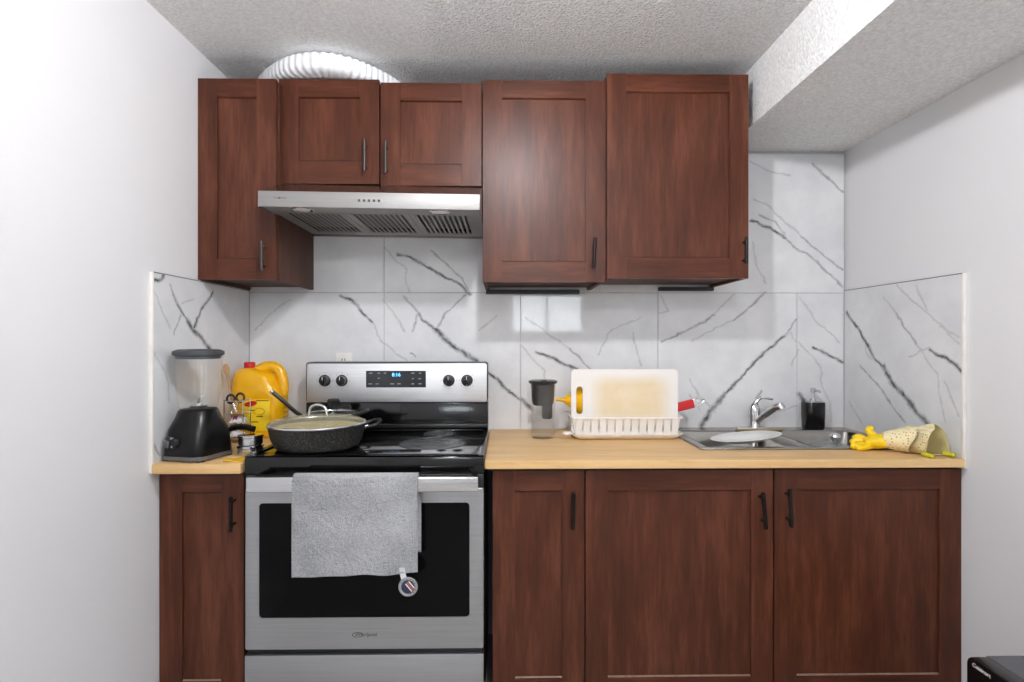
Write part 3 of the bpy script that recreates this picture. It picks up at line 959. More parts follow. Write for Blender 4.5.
def towel(u, v):
    s = v * (len(prof) - 1)
    i = min(int(s), len(prof) - 2)
    q = prof[i].lerp(prof[i + 1], s - i)
    x = -0.640 + 0.378 * u
    front = max(0.0, (v - 0.6) / 0.4)
    y = q.y - front * (0.004 * math.sin(u * 9 + 1.0) + 0.003 * math.sin(u * 21 + v * 5) + 0.003)
    z = q.z
    if v > 0.6:
        z += front * (0.012 * u * u + 0.0012 * math.sin(u * 14))
        x += front * front * (0.004 - 0.002 * u)
    if y > -0.715 and q.z < 0.8:
        x += 0.006
    return (x, y, z)
cl = MB().grid(towel, 60, 70).build('cloth', M['terry'], tw, smooth=80)
sm = cl.modifiers.new('thickness', 'SOLIDIFY')
sm.thickness = 0.004
sm.offset = 1
mb = MB()
for sgn in (0.0, 1.0):
    pts = [Vector(towel(0.965 if sgn else 0.0, 0.62 + 0.38 * k / 20)) + Vector((0, -0.004, 0)) for k in range(21)]
    mb.tube(pts, 0.0026, 6)
pts = [Vector(towel(k / 30, 0.995)) + Vector((0, -0.003, 0)) for k in range(31)]
mb.tube(pts, 0.0032, 6)
mb.build('hem', M['terry'], tw)
# satin loop and round badge
mb = MB()
for dy in (0.0,):
    mb.add([(-0.319, -0.757, 0.604), (-0.300, -0.757, 0.604), (-0.292, -0.757, 0.566), (-0.308, -0.757, 0.564),
            (-0.319, -0.7555, 0.604), (-0.300, -0.7555, 0.604), (-0.292, -0.7555, 0.566), (-0.308, -0.7555, 0.564)],
           [(0, 1, 2, 3), (7, 6, 5, 4), (0, 4, 5, 1), (1, 5, 6, 2), (2, 6, 7, 3), (3, 7, 4, 0)])
mb.build('loop_tag', plain('satin_tape', 'dfdfe0', 0.5), tw, smooth=0)
bc = (-0.2885, -0.757, 0.547)
RX = Matrix.Translation(bc) @ Matrix.Rotation(PI / 2, 4, 'X')
bg = MB().lathe([(0.0, 0.0), (0.0285, 0.0), (0.0295, 0.0015), (0.0285, 0.003), (0.0, 0.003)], seg=36).xf(RX).build('badge', plain('badge_grey', '9b9d9f', 0.4), tw)
MB().ring((bc[0], bc[1] - 0.003, bc[2]), 0.0275, 0.0014, 36, 6, normal='y').build('badge_rim', M['steel_bright'], bg)
mb = MB().lathe([(0.0, 0.0031), (0.0205, 0.0031), (0.0205, 0.0036), (0.0, 0.0036)], seg=30).xf(RX)
mb.build('badge_disc', plain('badge_navy', '1d2140', 0.5), bg)
mb = MB()
mr = MB()
for k, w in enumerate((0.030, 0.032, 0.026)):
    q = B(-w / 2, w / 2, -0.0042, -0.0037, -0.0018, 0.0018)
    q.xf(Matrix.Translation((bc[0] + 0.0045 - 0.001 * k, bc[1], bc[2])) @ Matrix.Rotation(math.radians(50), 4, 'Y') @ Matrix.Translation((0.0, 0, (k - 0.4) * 0.0068)))
    (mr if k == 1 else mb).add(q.v, q.f)
mb.build('white_stripe', M['lettering_white'], bg, smooth=0)
mr.build('red_stripe', plain('badge_red', 'c9604f', 0.5), bg, smooth=0)
mb = MB()
for a in range(10):
    ang = math.radians(-70 + a * 24)
    mb.box(bc[0] + 0.0232 * math.cos(ang) - 0.0012, bc[0] + 0.0232 * math.cos(ang) + 0.0012, bc[1] - 0.0037, bc[1] - 0.0031, bc[2] + 0.0232 * math.sin(ang) - 0.0016, bc[2] + 0.0232 * math.sin(ang) + 0.0016)
mb.build('badge_marks', M['lettering_dark'], bg, smooth=0)

# ------------------------------------------------------------------ pans on the cooktop
PZ = ZK + 0.0055
px, py = -0.642, -0.512
pan = thing('braising_pan', 'large speckled black pan with a glass lid at the front left of the cooktop', 'pan', (px, py, PZ))
MB().lathe([(0.0, 0.0), (0.130, 0.0), (0.139, 0.005), (0.152, 0.035), (0.160, 0.072), (0.163, 0.076), (0.160, 0.078), (0.155, 0.072), (0.146, 0.036), (0.132, 0.009), (0.0, 0.008)], (px, py, PZ), 64, False, False).build('pan_body', M['pan_stone'], pan)
MB().lathe([(0.0, 0.0), (0.153, 0.0)], (px, py, PZ + 0.066), 48, False, False).build('food', M['food'], pan)
prof = [(0.158 * math.sin(a), 0.081 + 0.024 * (math.cos(a) - 0.0)) for a in [PI / 2 * k / 12 for k in range(13)]]
lid = MB().lathe(prof, (px, py, PZ), 56, False, False).build('glass_lid', clear('lid_glass', 'eef0ec', 0.08, 0.30, 'cfc9a8'), pan)
MB().ring((px, py, PZ + 0.080), 0.159, 0.0042, 64, 8).build('lid_rim', M['steel_bright'], lid)
hp = spline([(px - 0.028, py, PZ + 0.104), (px - 0.024, py, PZ + 0.132), (px, py - 0.002, PZ + 0.143), (px + 0.026, py, PZ + 0.132), (px + 0.032, py, PZ + 0.104)], 6)
MB().tube(hp, 0.0045, 10).build('lid_handle', M['steel_bright'], lid)
for s in (1,):
    ang = math.radians(24)
    d = Vector((math.cos(ang) * s, math.sin(ang) * s, 0))
    n = Vector((-d.y, d.x, 0))
    c = Vector((px, py, PZ + 0.060))
    pts = spline([c + d * 0.150 + n * 0.036, c + d * 0.196 + n * 0.034 + Vector((0, 0, 0.012)), c + d * 0.212 + Vector((0, 0, 0.018)), c + d * 0.196 - n * 0.034 + Vector((0, 0, 0.008)), c + d * 0.150 - n * 0.036], 6)
    h = MB().tube(pts, 0.0085, 10, flat=0.7).build('side_handle', M['black_soft'], pan)
    for q in (-1, 1):
        MB().tube([c + d * 0.148 + n * 0.036 * q, c + d * 0.166 + n * 0.036 * q + Vector((0, 0, 0.004))], 0.0075, 8).build('bracket', M['steel_bright'], h)

qx, qy = -0.672, -0.245
sp = thing('saucepan', 'small dark saucepan with a black-knobbed lid behind the large pan', 'pan', (qx, qy, PZ))
MB().lathe([(0.0, 0.0), (0.082, 0.0), (0.090, 0.006), (0.096, 0.072), (0.099, 0.076), (0.095, 0.077), (0.086, 0.010), (0.0, 0.008)], (qx, qy, PZ), 48, False, False).build('pan_body', M['black_gloss'], sp)
prof = [(0.097 * math.sin(a), 0.078 + 0.018 * math.cos(a)) for a in [PI / 2 * k / 10 for k in range(11)]]
lid = MB().lathe(prof, (qx, qy, PZ), 48, False, False).build('glass_lid', M['clear'], sp)
MB().ring((qx, qy, PZ + 0.078), 0.098, 0.0035, 48, 8).build('lid_rim', M['steel_bright'], lid)
MB().lathe([(0.0, 0.0), (0.017, 0.0), (0.017, 0.016), (0.023, 0.026), (0.025, 0.034), (0.020, 0.040), (0.0, 0.041)], (qx + 0.005, qy, PZ + 0.095), 24).build('lid_knob', M['black_soft'], lid)
MB().tube(spline([(qx - 0.090, qy - 0.03, PZ + 0.062), (qx - 0.125, qy - 0.045, PZ + 0.088), (qx - 0.165, qy - 0.06, PZ + 0.130), (qx - 0.205, qy - 0.07, PZ + 0.168)], 6), [0.006] * 4 + [0.011] * 15, 10, flat=0.75).build('long_handle', M['black'], sp)
MB().tube([(qx - 0.205, qy - 0.07, PZ + 0.168), (qx - 0.211, qy - 0.072, PZ + 0.174)], 0.009, 10).build('handle_tip', M['steel_bright'], sp)
hp = spline([(qx + 0.088, qy - 0.045, PZ + 0.074), (qx + 0.128, qy - 0.050, PZ + 0.086), (qx + 0.138, qy - 0.01, PZ + 0.088), (qx + 0.128, qy + 0.030, PZ + 0.086), (qx + 0.090, qy + 0.035, PZ + 0.074)], 5)
MB().tube(hp, 0.007, 8).build('side_handle', M['black_soft'], sp)

# ------------------------------------------------------------------ blender
bx, by = -1.017, -0.572
bl = thing('blender', 'black countertop blender with an empty clear jar on the left worktop', 'blender', (bx, by, ZT))
def sq_ring(hw, hd, z, r, rot=0.0, cx=bx, cy=by, n=5):
    c, s = math.cos(rot), math.sin(rot)
    return [(cx + u * c - v * s, cy + u * s + v * c, z) for u, v in rrect(-hw, hw, -hd, hd, min(r, hw * .98, hd * .98), n)]
RB = math.radians(-14)
prof = [(0.076, 0.082, 0.008, .035), (0.078, 0.084, 0.020, .035), (0.077, 0.083, 0.060, .04), (0.072, 0.078, 0.100, .045), (0.064, 0.066, 0.130, .05), (0.058, 0.060, 0.158, .055), (0.054, 0.056, 0.163, .054)]
base = MB().loft([sq_ring(a, b, ZT + z, r, RB) for a, b, z, r in prof]).build('motor_base', plain('blender_black', '0c0c0d', 0.28, spec=0.3), bl, smooth=50)
MB().loft([sq_ring(a, b, ZT + z, r, RB) for a, b, z, r in ((0.071, 0.077, 0.003, .03), (0.0800, 0.0865, 0.006, .036), (0.0800, 0.0865, 0.018, .036))]).build('base_band', plain('band_grey', '77797c', 0.35, 0.6), base)
for sx in (-1, 1):
    for sy in (-1, 1):
        c, s = math.cos(RB), math.sin(RB)
        u, v = sx * 0.064, sy * 0.062
        MB().lathe([(0.0, 0.0), (0.012, 0.0), (0.012, 0.005), (0.0, 0.005)], (bx + u * c - v * s, by + u * s + v * c, ZT + 0.0002), 14).build('foot', M['black_soft'], bl)
# control panel on the front-left of the base
cp = Matrix.Translation((bx, by, ZT)) @ Matrix.Rotation(math.radians(-36), 4, 'Z')
pnl = MB().prism(rrect(-0.034, 0.034, 0.040, 0.074, 0.012), 'y', -0.096, -0.075).xf(cp @ Matrix.Rotation(math.radians(-4), 4, 'X')).build('control_plate', M['black'], bl, bevel=0.003)
B(-0.020, 0.006, -0.101, -0.092, 0.046, 0.068).xf(cp).build('switch', plain('switch_grey', '5d5f63', 0.4), pnl, bevel=0.003)
for (u, w) in ((-0.022, 0.080), (0.020, 0.078), (0.022, 0.052)):
    MB().lathe([(0.0, 0.0), (0.004, 0.0), (0.004, 0.006), (0.0, 0.007)], seg=12).xf(cp @ Matrix.Translation((u, -0.089, w)) @ Matrix.Rotation(PI / 2, 4, 'X')).build('button', M['steel_bright'], pnl)
jz = ZT + 0.163
rings = []
for r, z in ((0.056, 0.0), (0.059, 0.012), (0.064, 0.050), (0.069, 0.100), (0.072, 0.150), (0.072, 0.172)):
    row = []
    for k in range(48):
        a = 2 * PI * k / 48
        q = r * (1 + 0.055 * math.cos(8 * a) * min(1, z / 0.05) * (1 if z < 0.16 else 0.2))
        row.append((bx + q * math.cos(a), by + q * math.sin(a), jz + z))
    rings.append(row)
jar = MB().loft(rings, True, False).build('jar', clear('jar_glass', 'fcfdfd', 0.04, 0.02, 'e8ecee'), bl, smooth=60)
MB().ring((bx, by, jz + 0.172), 0.074, 0.003, 40, 8).build('jar_lip', M['clear_plastic'], jar)
MB().lathe([(0.0, 0.0), (0.024, 0.0), (0.026, 0.006), (0.010, 0.012), (0.0, 0.016)], (bx, by, jz + 0.004), 20).build('blade_hub', M['steel_bright'], jar)
for k in range(4):
    a = k * PI / 2 + 0.4
    d = Vector((math.cos(a), math.sin(a), 0))
    n = Vector((-d.y, d.x, 0)) * 0.006
    c = Vector((bx, by, jz + 0.017))
    e = c + d * 0.034 + Vector((0, 0, 0.018 if k % 2 else -0.004))
    up = Vector((0, 0, 0.0012))
    MB().add([c - n, c + n, e, c - n + up, c + n + up, e + up], [(0, 1, 2), (3, 5, 4), (0, 3, 4, 1), (1, 4, 5, 2), (2, 5, 3, 0)]).build('blade', M['steel_bright'], jar, smooth=0)
ld = MB().lathe([(0.0, 0.0), (0.066, 0.0), (0.068, 0.006), (0.071, 0.010), (0.076, 0.012), (0.078, 0.016), (0.077, 0.025), (0.062, 0.031), (0.0, 0.033)], (bx, by, jz + 0.166), 44).build('jar_lid', M['grey_rubber'], bl)
hp = spline([(bx - 0.050, by + 0.050, jz + 0.158), (bx - 0.062, by + 0.085, jz + 0.150), (bx - 0.062, by + 0.090, jz + 0.060), (bx - 0.040, by + 0.052, jz + 0.030)], 6)
MB().tube(hp, 0.009, 10, flat=0.7).build('jar_handle', M['clear_plastic'], jar)

# ------------------------------------------------------------------ small milk pan whose black handle sticks out beside the blender
mx_, my_ = -1.045, -0.425
mp = thing('milk_pan', 'small steel milk pan tucked behind the blender, black handle pointing right', 'pan', (mx_, my_, ZT))
MB().lathe([(0.0, 0.0), (0.044, 0.0), (0.048, 0.004), (0.050, 0.068), (0.053, 0.070), (0.050, 0.071), (0.046, 0.008), (0.0, 0.006)], (mx_, my_, ZT), 40, False, False).build('pan_body', M['steel_bright'], mp)
MB().tube(spline([(mx_ + 0.046, my_ - 0.012, ZT + 0.060), (mx_ + 0.085, my_ - 0.030, ZT + 0.080), (mx_ + 0.130, my_ - 0.045, ZT + 0.086), (mx_ + 0.172, my_ - 0.055, ZT + 0.079)], 6), [0.006] * 5 + [0.0085] * 14, 10, flat=1.3).build('long_handle', M['black'], mp)

# ------------------------------------------------------------------ yellow oil jug
jx, jy = -1.000, -0.150
jg = thing('oil_jug', 'big yellow cooking oil jug with a red cap in the left corner', 'jug', (jx, jy, ZT))
rings = []
for (x0, x1, hd, z, r) in ((-0.088, 0.098, 0.052, 0.0, .03), (-0.094, 0.106, 0.058, 0.008, .035), (-0.095, 0.108, 0.060, 0.05, .04), (-0.095, 0.112, 0.060, 0.062, .04), (-0.095, 0.106, 0.060, 0.072, .04),
                           (-0.095, 0.112, 0.060, 0.082, .04), (-0.095, 0.106, 0.060, 0.092, .04), (-0.095, 0.112, 0.060, 0.102, .04), (-0.095, 0.106, 0.060, 0.112, .04), (-0.095, 0.112, 0.060, 0.122, .04),
                           (-0.095, 0.108, 0.060, 0.140, .04), (-0.098, 0.108, 0.062, 0.160, .045), (-0.100, 0.104, 0.064, 0.185, .05), (-0.099, 0.082, 0.060, 0.215, .05), (-0.096, 0.070, 0.054, 0.245, .048), (-0.090, 0.050, 0.046, 0.262, .04),
                           (-0.078, 0.000, 0.036, 0.274, .034), (-0.060, -0.016, 0.021, 0.279, .02)):
    rings.append([(jx + u, jy + v, ZT + z) for u, v in rrect(x0, x1, -hd, hd, min(r, hd * .98, (x1 - x0) / 2 * .98), 6)])
M['jug'] = plain('jug_plastic', 'eeb005', 0.28, coat=0.3)
body = MB().loft(rings).build('bottle', M['jug'], jg, smooth=60)
hp = spline([(jx - 0.010, jy, ZT + 0.262), (jx + 0.024, jy, ZT + 0.280), (jx + 0.062, jy, ZT + 0.281), (jx + 0.088, jy, ZT + 0.258), (jx + 0.099, jy, ZT + 0.212), (jx + 0.096, jy, ZT + 0.168)], 7)
MB().tube(hp, 0.018, 12, flat=1.25).build('grip', M['jug'], jg)
cp_ = MB()
for k in range(1):
    cp_.lathe([(0.0, 0.0), (0.0215, 0.0), (0.0215, 0.020), (0.019, 0.023), (0.0, 0.023)], (jx - 0.038, jy, ZT + 0.279), 24)
cp_.build('cap', M['red_plastic'], jg)
lb = MB().prism(rrect(jx - 0.035, jx + 0.070, ZT + 0.030, ZT + 0.155, 0.012), 'y', jy - 0.0625, jy - 0.0600).build('label_sticker', plain('label_yellow', 'f6d21a', 0.4), jg, bevel=0.0005)
def oval(cx, cz, a, b, y0, y1, tilt=0.0):
    pts = []
    for k in range(24):
        t = 2 * PI * k / 24
        u, v = a * math.cos(t), b * math.sin(t)
        pts.append((cx + u * math.cos(tilt) - v * math.sin(tilt), cz + u * math.sin(tilt) + v * math.cos(tilt)))
    return MB().prism(pts, 'y', y0, y1)
oval(jx - 0.006, ZT + 0.138, 0.026, 0.0105, jy - 0.0640, jy - 0.0627, 0.2).build('red_emblem', M['red_plastic'], lb)
mb = MB()
for (u, w, z) in ((0.040, 0.050, 0.151), (0.0, 0.022, 0.112), (0.03, 0.026, 0.088), (0.01, 0.03, 0.066)):
    mb.box(jx + u - w / 2, jx + u + w / 2, jy - 0.0634, jy - 0.0626, ZT + z - 0.0018, ZT + z + 0.0018)
mb.build('label_print', plain('print_brown', '6b4a10', 0.6), lb, smooth=0)
MB().ring((jx + 0.028, jy - 0.063, ZT + 0.108), 0.016, 0.0012, 24, 6, 1.3, 0.8, 'y').build('label_ring', plain('print_orange', 'c98b12', 0.6), lb)

# ------------------------------------------------------------------ wire caddy with kitchen bits, between blender and jug
kx, ky = -1.022, -0.290
cd = thing('wire_caddy', 'small two-tier wire caddy between the blender and the oil jug', 'caddy', (kx, ky, ZT))
mb = MB()
for (dx, dy) in ((-0.036, -0.030), (0.036, -0.030), (0.036, 0.030), (-0.036, 0.030)):
    MB().tube([(kx + dx, ky + dy, ZT + 0.0005), (kx + dx, ky + dy, ZT + 0.165)], 0.0022, 8).build('post', M['chrome'], cd)
for z in (0.018, 0.070, 0.112, 0.160):
    q = [(kx + u, ky + v, ZT + z) for u, v in rrect(-0.0385, 0.0385, -0.0325, 0.0325, 0.008, 3)]
    MB().tube(q + [q[0]], 0.002, 6).build('wire_hoop', M['chrome'], cd)
for z in (0.016, 0.110):
    t_ = B(kx - 0.036, kx + 0.036, ky - 0.030, ky + 0.030, ZT + z, ZT + z + 0.002).build('wire_shelf', M['chrome'], cd, smooth=0)
# scissors with black loops, wooden spoon, sachets
sc = thing('scissors', 'kitchen scissors with black loop handles standing in the wire caddy', 'scissors', (kx, ky - 0.010, ZT + 0.113))
mb = MB()
for s in (-1, 1):
    MB().tube([(kx + s * 0.010, ky - 0.010, ZT + 0.150), (kx - s * 0.004, ky - 0.010, ZT + 0.114)], [0.004, 0.0015], 8).build('blade', M['steel_bright'], sc)
    MB().ring((kx - 0.002 + s * 0.019, ky - 0.010 - 0.002 * s, ZT + 0.166 + 0.006 * (s > 0)), 0.0145, 0.0042, 28, 8, normal='y', sy=1.1).build('finger_loop', M['black'], sc)
ws = thing('wooden_spoon', 'wooden spoon leaning back in the caddy behind the blender', 'spoon', (kx - 0.024, ky + 0.012, ZT + 0.113))
MB().tube([(kx - 0.018, ky + 0.012, ZT + 0.114), (kx - 0.050, ky + 0.022, ZT + 0.262)], [0.004, 0.005], 8).build('shaft', plain('spoon_wood', 'b08a63', 0.6), ws)
oval(kx - 0.053, ZT + 0.278, 0.013, 0.022, ky + 0.019, ky + 0.026, 0.2).build('bowl', plain('spoon_bowl', 'b48f68', 0.6), ws, bevel=0.002)
for k, (dx, z, col, lab) in enumerate(((0.000, 0.019, 'd9d6d8', 'white and purple sachet on the lower shelf of the wire caddy'), (0.006, 0.0725, 'e6e4e2', 'crumpled white packet on the middle of the wire caddy'))):
    s = thing('sachet', lab, 'sachet', (kx + dx, ky, ZT + z))
    def pk(u, v, z=z, dx=dx, k=k):
        return (kx + dx - 0.028 + 0.056 * u, ky - 0.026 + 0.05 * v, ZT + z + 0.004 + (0.020 + 0.010 * k) * (4 * u * (1 - u)) ** 0.6 * (4 * v * (1 - v)) ** 0.6 + 0.003 * math.sin(u * 15 + v * 11 + k))
    o = MB().grid(pk, 14, 12).build('wrapper', plain('sachet_foil', col, 0.35), s, smooth=70)
    o.modifiers.new('thickness', 'SOLIDIFY').thickness = 0.002
    mb = MB()
    def st(u, v, pk=pk, k=k):
        p = pk(0.25 + 0.3 * u, 0.05 + 0.35 * v)
        return (p[0], p[1], p[2] + 0.0012)
    MB().grid(st, 5, 4).build('printed_band', plain('sachet_purple', '7a2a6a' if k == 0 else '9a2f55', 0.5), s)

# small steel spice tins, one on the other, by the stove
tx, ty = -0.866, -0.525
for k, (z, lab) in enumerate(((0.0, 'lower of two small steel tins beside the big pan'), (0.0345, 'upper of two small steel tins beside the big pan'))):
    t = thing('spice_tin', lab, 'tin', (tx, ty, ZT + z))
    r = 0.041 - 0.002 * k
    MB().lathe([(0.0, 0.0005), (r - 0.003, 0.0005), (r, 0.003), (r, 0.024), (r - 0.003, 0.026), (0.0, 0.026)], (tx, ty, ZT + z), 32).build('tin_body', M['steel_bright'], t)
    MB().lathe([(0.0, 0.026), (r + 0.002, 0.026), (r + 0.002, 0.0325), (r - 0.004, 0.034), (0.0, 0.034)], (tx, ty, ZT + z), 32).build('tin_lid', M['chrome'], t)
# sponge cloth peeking out by the stove edge
tag(MB().grid(lambda u, v: (-0.900 + 0.066 * u, -0.648 + 0.05 * v, ZT + 0.004 + 0.003 * math.sin(u * 6 + v * 4)), 8, 6).build('sponge_cloth', plain('sponge_yellow', 'd9a91c', 0.9)), 'small yellow sponge cloth lying at the stove edge by the tins', 'cloth')
bpy.data.objects['sponge_cloth'].modifiers.new('thickness', 'SOLIDIFY').thickness = 0.004
# adapter lead behind the blender

# ------------------------------------------------------------------ filter tumbler
fx, fy = 0.158, -0.215
ZW = ZT + 0.002
pt = thing('filter_jug', 'clear drinking jug with a black filter insert beside the dish rack', 'jug', (fx, fy, ZW))
MB().lathe([(0.0, 0.0), (0.044, 0.0), (0.047, 0.004), (0.0485, 0.06), (0.0495, 0.150), (0.052, 0.215), (0.0525, 0.219), (0.0495, 0.215), (0.0470, 0.150), (0.046, 0.06), (0.044, 0.008), (0.0, 0.006)], (fx, fy, ZW), 40, False, False).build('jug_body', M['clear_plastic'], pt)
MB().lathe([(0.0, 0.0), (0.0435, 0.0), (0.0445, 0.055), (0.0, 0.055)], (fx, fy, ZW + 0.009), 36).build('water', clear('water', 'ffffff', 0.03, 0.02, 'c3c8cb'), pt)
ins = MB().lathe([(0.0, 0.130), (0.038, 0.130), (0.043, 0.140), (0.0455, 0.160), (0.0475, 0.212), (0.054, 0.216), (0.058, 0.221), (0.058, 0.227), (0.050, 0.230), (0.0, 0.230)], (fx, fy, ZW), 40).build('filter_insert', plain('smoky_insert', '26282a', 0.2), pt)
MB().prism(rrect(fx - 0.004, fx + 0.036, ZW + 0.075, ZW + 0.138, 0.01), 'y', fy - 0.022, fy + 0.022).build('filter_cartridge', M['black'], ins, bevel=0.004)
MB().box(fx - 0.012, fx + 0.012, fy - 0.060, fy - 0.030, ZW + 0.224, ZW + 0.234).build('pour_flap', M['black'], ins, bevel=0.002)

# ------------------------------------------------------------------ dish rack
dx0, dx1, dy0, dy1 = 0.274, 0.692, -0.275, -0.075
rk = thing('dish_rack', 'white plastic dish rack with drip tray beside the sink', 'dish rack', ((dx0 + dx1) / 2, (dy0 + dy1) / 2, ZW))
def rr3(x0, x1, y0, y1, r, z):
    return [(u, v, z) for u, v in rrect(x0, x1, y0, y1, r, 4)]
rings = [rr3(dx0 + 0.020, dx1 - 0.020, dy0 + 0.008, dy1 - 0.008, 0.02, ZW + 0.0005), rr3(dx0 + 0.006, dx1 - 0.004, dy0 - 0.006, dy1 + 0.006, 0.02, ZW + 0.010), rr3(dx0 - 0.006, dx1 + 0.014, dy0 - 0.016, dy1 + 0.012, 0.025, ZW + 0.022),
         rr3(dx0 - 0.006, dx1 + 0.014, dy0 - 0.016, dy1 + 0.012, 0.025, ZW + 0.025), rr3(dx0 + 0.008, dx1 - 0.006, dy0 - 0.004, dy1 + 0.004, 0.02, ZW + 0.013), rr3(dx0 + 0.022, dx1 - 0.022, dy0 + 0.010, dy1 - 0.010, 0.02, ZW + 0.004)]
tray = MB().loft(rings).build('drip_tray', M['white_plastic'], rk, smooth=50)
MB().tube(spline([(dx0 - 0.002, dy0 + 0.02, ZW + 0.021), (dx0 - 0.030, dy0 + 0.012, ZW + 0.021), (dx0 - 0.034, dy0 + 0.045, ZW + 0.021), (dx0 - 0.002, dy0 + 0.055, ZW + 0.021)], 5), 0.004, 8).build('tray_loop', M['white_plastic'], tray)
# basket: rim, base, upright slats
zb, zt = ZW + 0.016, ZW + 0.088
def edge(t):     # outward flare
    return 0.012 * t
mb = MB()
o0 = rrect(dx0 - 0.012, dx1 + 0.012, dy0 - 0.010, dy1 + 0.010, 0.016, 4)
i0 = rrect(dx0 - 0.004, dx1 + 0.004, dy0 - 0.002, dy1 + 0.002, 0.010, 4)
mb.loft([[(u, v, zt - 0.005) for u, v in i0], [(u, v, zt - 0.005) for u, v in o0], [(u, v, zt) for u, v in o0], [(u, v, zt) for u, v in i0], [(u, v, zt - 0.005) for u, v in i0]], False, False)
mb.build('basket_rim', M['white_plastic'], rk, smooth=40)
mb = MB()
mb.prism(rrect(dx0 + 0.010, dx1 - 0.010, dy0 + 0.010, dy1 - 0.010, 0.01), 'z', zb, zb + 0.003)
for (a0, a1) in ((0.0, 0.012),):
    o0 = rrect(dx0 + 0.008, dx1 - 0.008, dy0 + 0.008, dy1 - 0.008, 0.012, 4)
    i0 = rrect(dx0 + 0.011, dx1 - 0.011, dy0 + 0.011, dy1 - 0.011, 0.010, 4)
    mb.loft([[(u, v, zb) for u, v in i0], [(u, v, zb) for u, v in o0], [(u, v, zb + 0.016) for u, v in o0], [(u, v, zb + 0.016) for u, v in i0]], False, False)
mb.build('basket_floor', M['white_plastic'], rk, smooth=40)
def slat(x, y, nx, ny, w):
    t = Vector((-ny, nx, 0)) * (w / 2)
    n = Vector((nx, ny, 0))
    a = Vector((x, y, zb + 0.004)) - n * 0.011
    b = Vector((x, y, zt - 0.004)) + n * 0.001
    th = n * 0.0025
    MB().add([a - t, a + t, a + t + th, a - t + th, b - t, b + t, b + t + th, b - t + th], [(0, 3, 2, 1), (4, 5, 6, 7), (0, 1, 5, 4), (1, 2, 6, 5), (2, 3, 7, 6), (3, 0, 4, 7)]).build('slat', M['white_plastic'], rk, smooth=0)
NS = 13
for k in range(NS):
    f = (k + 0.5) / NS
    x = dx0 + 0.004 + (dx1 - dx0 - 0.008) * f
    slat(x, dy0, 0, -1, 0.0235)
    slat(x, dy1, 0, 1, 0.0235)
for k in range(6):
    y = dy0 + 0.004 + (dy1 - dy0 - 0.008) * (k + 0.5) / 6
    slat(dx0, y, -1, 0, 0.022)
    slat(dx1, y, 1, 0, 0.022)

# chopping board standing in the rack: rounded, with a tall grip slot on the left
m, nt, p = new_mat('worn_board')
sep = nt.nodes.new('ShaderNodeSeparateXYZ')
v = coords(nt)
nt.links.new(v, sep.inputs[0])
def edge_fac(sock, c, h, soft):
    return mth(nt, 'MULTIPLY', mth(nt, 'SUBTRACT', h, mth(nt, 'ABSOLUTE', mth(nt, 'SUBTRACT', sock, c))), 1.0 / soft, True)
f = mth(nt, 'MULTIPLY', edge_fac(sep.outputs['X'], 0.505, 0.170, 0.07), edge_fac(sep.outputs['Z'], 1.06, 0.105, 0.05))
f = mth(nt, 'MULTIPLY', f, mth(nt, 'ADD', mth(nt, 'MULTIPLY', noise(nt, v, 14.0, 4.0), 0.9), 0.35, True))
nt.links.new(ramp(nt, f, [(0.05, lin('e8e5e1')), (0.85, lin('dfcda8'))]), p.inputs['Base Color'])
setp(p, rough=0.5)
cb = thing('chopping_board', 'white plastic chopping board with a tan worn middle standing in the rack', 'chopping board', (0.456, -0.235, ZW + 0.02))
yb0, yb1 = -0.243, -0.233
ou = rrect(0.268, 0.692, ZW + 0.0205, 1.178, 0.018, 5)
inn = rrect(0.288, 0.314, 1.000, 1.110, 0.0125, 5)
mb = MB()
mb.loft([[(u, yb0, w) for u, w in inn], [(u, yb0, w) for u, w in ou], [(u, yb1, w) for u, w in ou], [(u, yb1, w) for u, w in inn], [(u, yb0, w) for u, w in inn]], False, False)
mb.build('board', m, cb, smooth=20)

# yellow funnel lying in the rack behind the board
fn = thing('funnel', 'yellow plastic funnel lying in the rack behind the chopping board', 'funnel', (0.30, -0.16, ZW + 0.10))
mb = MB().lathe([(0.006, 0.0), (0.008, 0.03), (0.060, 0.095), (0.062, 0.105), (0.059, 0.105), (0.005, 0.032), (0.0035, 0.0)], seg=36, cap0=False, cap1=False)
mb.xf(Matrix.Translation((0.214, -0.165, 1.050)) @ Matrix.Rotation(math.radians(2), 4, 'Y') @ Matrix.Rotation(PI / 2, 4, 'Y'))
mb.build('cone', M['yellow_plastic'], fn)
mb = MB().tube([(0.314, -0.115, 1.075), (0.350, -0.112, 1.060), (0.356, -0.112, 1.030)], 0.006, 8)
mb.build('hang_tab', M['yellow_plastic'], fn)

# red handled peeler
rp = thing('peeler', 'red-handled peeler sticking out of the right end of the rack', 'peeler', (0.70, -0.20, ZW + 0.10))
d = Matrix.Translation((0.680, -0.20, 1.016)) @ Matrix.Rotation(math.radians(-14), 4, 'Y')
MB().prism(rrect(0.0, 0.092, -0.018, 0.018, 0.005), 'y', -0.010, 0.010).xf(d).build('grip', M['red_plastic'], rp, bevel=0.004)
hp = spline([(0.090, 0, 0.012), (0.110, 0, 0.020), (0.136, 0, 0.006), (0.130, 0, -0.004), (0.106, 0, -0.012), (0.090, 0, -0.012)], 5)
MB().tube(hp, 0.0045, 8).xf(d).build('steel_frame', M['chrome'], rp)
MB().prism([(0.090, -0.012), (0.104, -0.012), (0.122, 0.008), (0.110, 0.016), (0.090, 0.010)], 'y', -0.002, 0.002).xf(d).build('blade', M['steel_bright'], rp)

